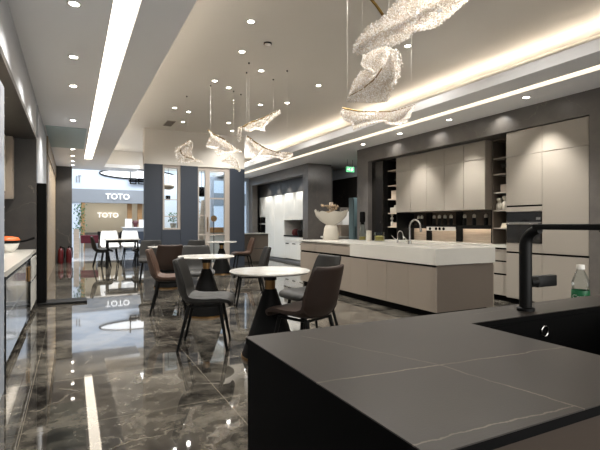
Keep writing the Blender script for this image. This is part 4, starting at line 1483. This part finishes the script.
# maroon cloth table, plant, counter, small furniture
t = thing('cloth_table', 'small table under a maroon cloth in the mall', 'table', (.55, 18.1, 0))
build('cloth', B(.28, .85, 17.8, 18.4, .74, .76, .003).box(.28, .285, 17.8, 18.4, .5, .74).box(.285, .85, 17.8, 17.805, .48, .74), 'maroon', t)
for x in (.32, .81):
    for y in (17.85, 18.35):
        build('leg', MB().tube([(x, y, 0), (x, y, .739)], .014, 8), 'chrome', t)
plant('potted_tree', 'leafy indoor tree standing by the left side of the mall opening', .30, 20.6, 0, 1.95, .24, 300)
boxthing('info_panel', 'pale wooden panel standing at the left edge of the mall opening', 'panel', .05, .22, 17.3, 17.5, 0, 1.0, 'beige_wood')
t = thing('reception_desk', 'dark grey reception desk with white items across the mall', 'desk', (2.45, 20.6, 0))
build('body', B(1.95, 3.0, 20.4, 20.9, 0, 1.0), 'mall_grey', t)
build('front_panel', B(2.0, 2.95, 20.38, 20.399, .05, .85), 'navy', t)
build('top', B(1.9, 3.05, 20.35, 20.95, 1.001, 1.04), 'white', t)
for i, (x, h_, m_, l_) in enumerate(((2.02, .35, 'paper', 'white stand-up card on the reception desk, left of the red flower pot'), (2.58, .32, 'paper', 'white stand-up card on the reception desk, right of the red flower pot'))):
    boxthing('counter_card', l_, 'card', x, x + .28, 20.5, 20.54, 1.04, 1.04 + h_, m_)
single('flower_pot', 'red flower bunch in the middle of the reception desk', 'flowers', MB().lathe([(0, 0), (.07, 0), (.09, .1), (.14, .2), (.1, .28), (0, .3)], (2.45, 20.6, 1.04)), 'red', (2.45, 20.6, 1.04), smooth=True)
dup(G, (1.35, SY + 1.0, 0), rad(60), 'dark chair inside the cream shop across the mall, left of two')
dup(G, (2.05, SY + 1.2, 0), rad(130), 'dark chair inside the cream shop across the mall, right of two')
t = thing('shop_desk', 'low beige desk along the cream shop wall', 'desk', (1.2, SY + 2.6, 0))
build('body', B(.0, 2.4, SY + 2.4, SY + 2.9, 0, .72), 'taupe', t)
build('top', B(-.03, 2.43, SY + 2.37, SY + 2.93, .721, .76), 'greige', t)

# ================================================================== LIGHTS
def area(x, y, z, sx, sy, power, colr, rot=(0, 0, 0)):
    l = bpy.data.lights.new('area_light', 'AREA')
    l.shape = 'RECTANGLE'
    l.size, l.size_y = sx, sy
    l.energy = power
    l.color = colr
    o = bpy.data.objects.new('area_light', l)
    o.location = (x, y, z)
    o.rotation_euler = rot
    col.objects.link(o)


area(3, 18.6, 5.15, 10, 4.5, 270, (.9, .95, 1.0))
area(1.6, SY + 1.9, 2.48, 3, 2, 16, (1, .93, .82))
area(3.0, 13.6, 3.5, 2.2, 2.4, 55, (.92, .96, 1.0))
area(5.0, 14.2, 3.5, .8, 1.2, 20, (.92, .96, 1.0))
area(6.6, 9.0, ZR - .02, .5, .5, 16, (1, .95, .9))  # added lamp brightening the boxes in the gap
area(2.5, YB - .1, 1.5, 5, 2.4, 60, (1, .97, .92), (PI / 2, 0, 0))  # added upright fill in the wall opening behind the camera

w = bpy.data.worlds.new('world')
w.use_nodes = True
w.node_tree.nodes['Background'].inputs[0].default_value = (.8, .88, 1, 1)
w.node_tree.nodes['Background'].inputs[1].default_value = .3
sc.world = w

for o in bpy.data.objects:
    if '_base' in o:
        del o['_base']

sc.view_settings.view_transform = 'Standard'
sc.view_settings.look = 'None'
sc.view_settings.gamma = 1
sc.view_settings.use_curve_mapping = False
sc.view_settings.exposure = 1.34
sc.cycles.use_denoising = True
sc.cycles.max_bounces = 8
sc.cycles.caustics_reflective = False
sc.cycles.caustics_refractive = False
sc.cycles.sample_clamp_indirect = 6
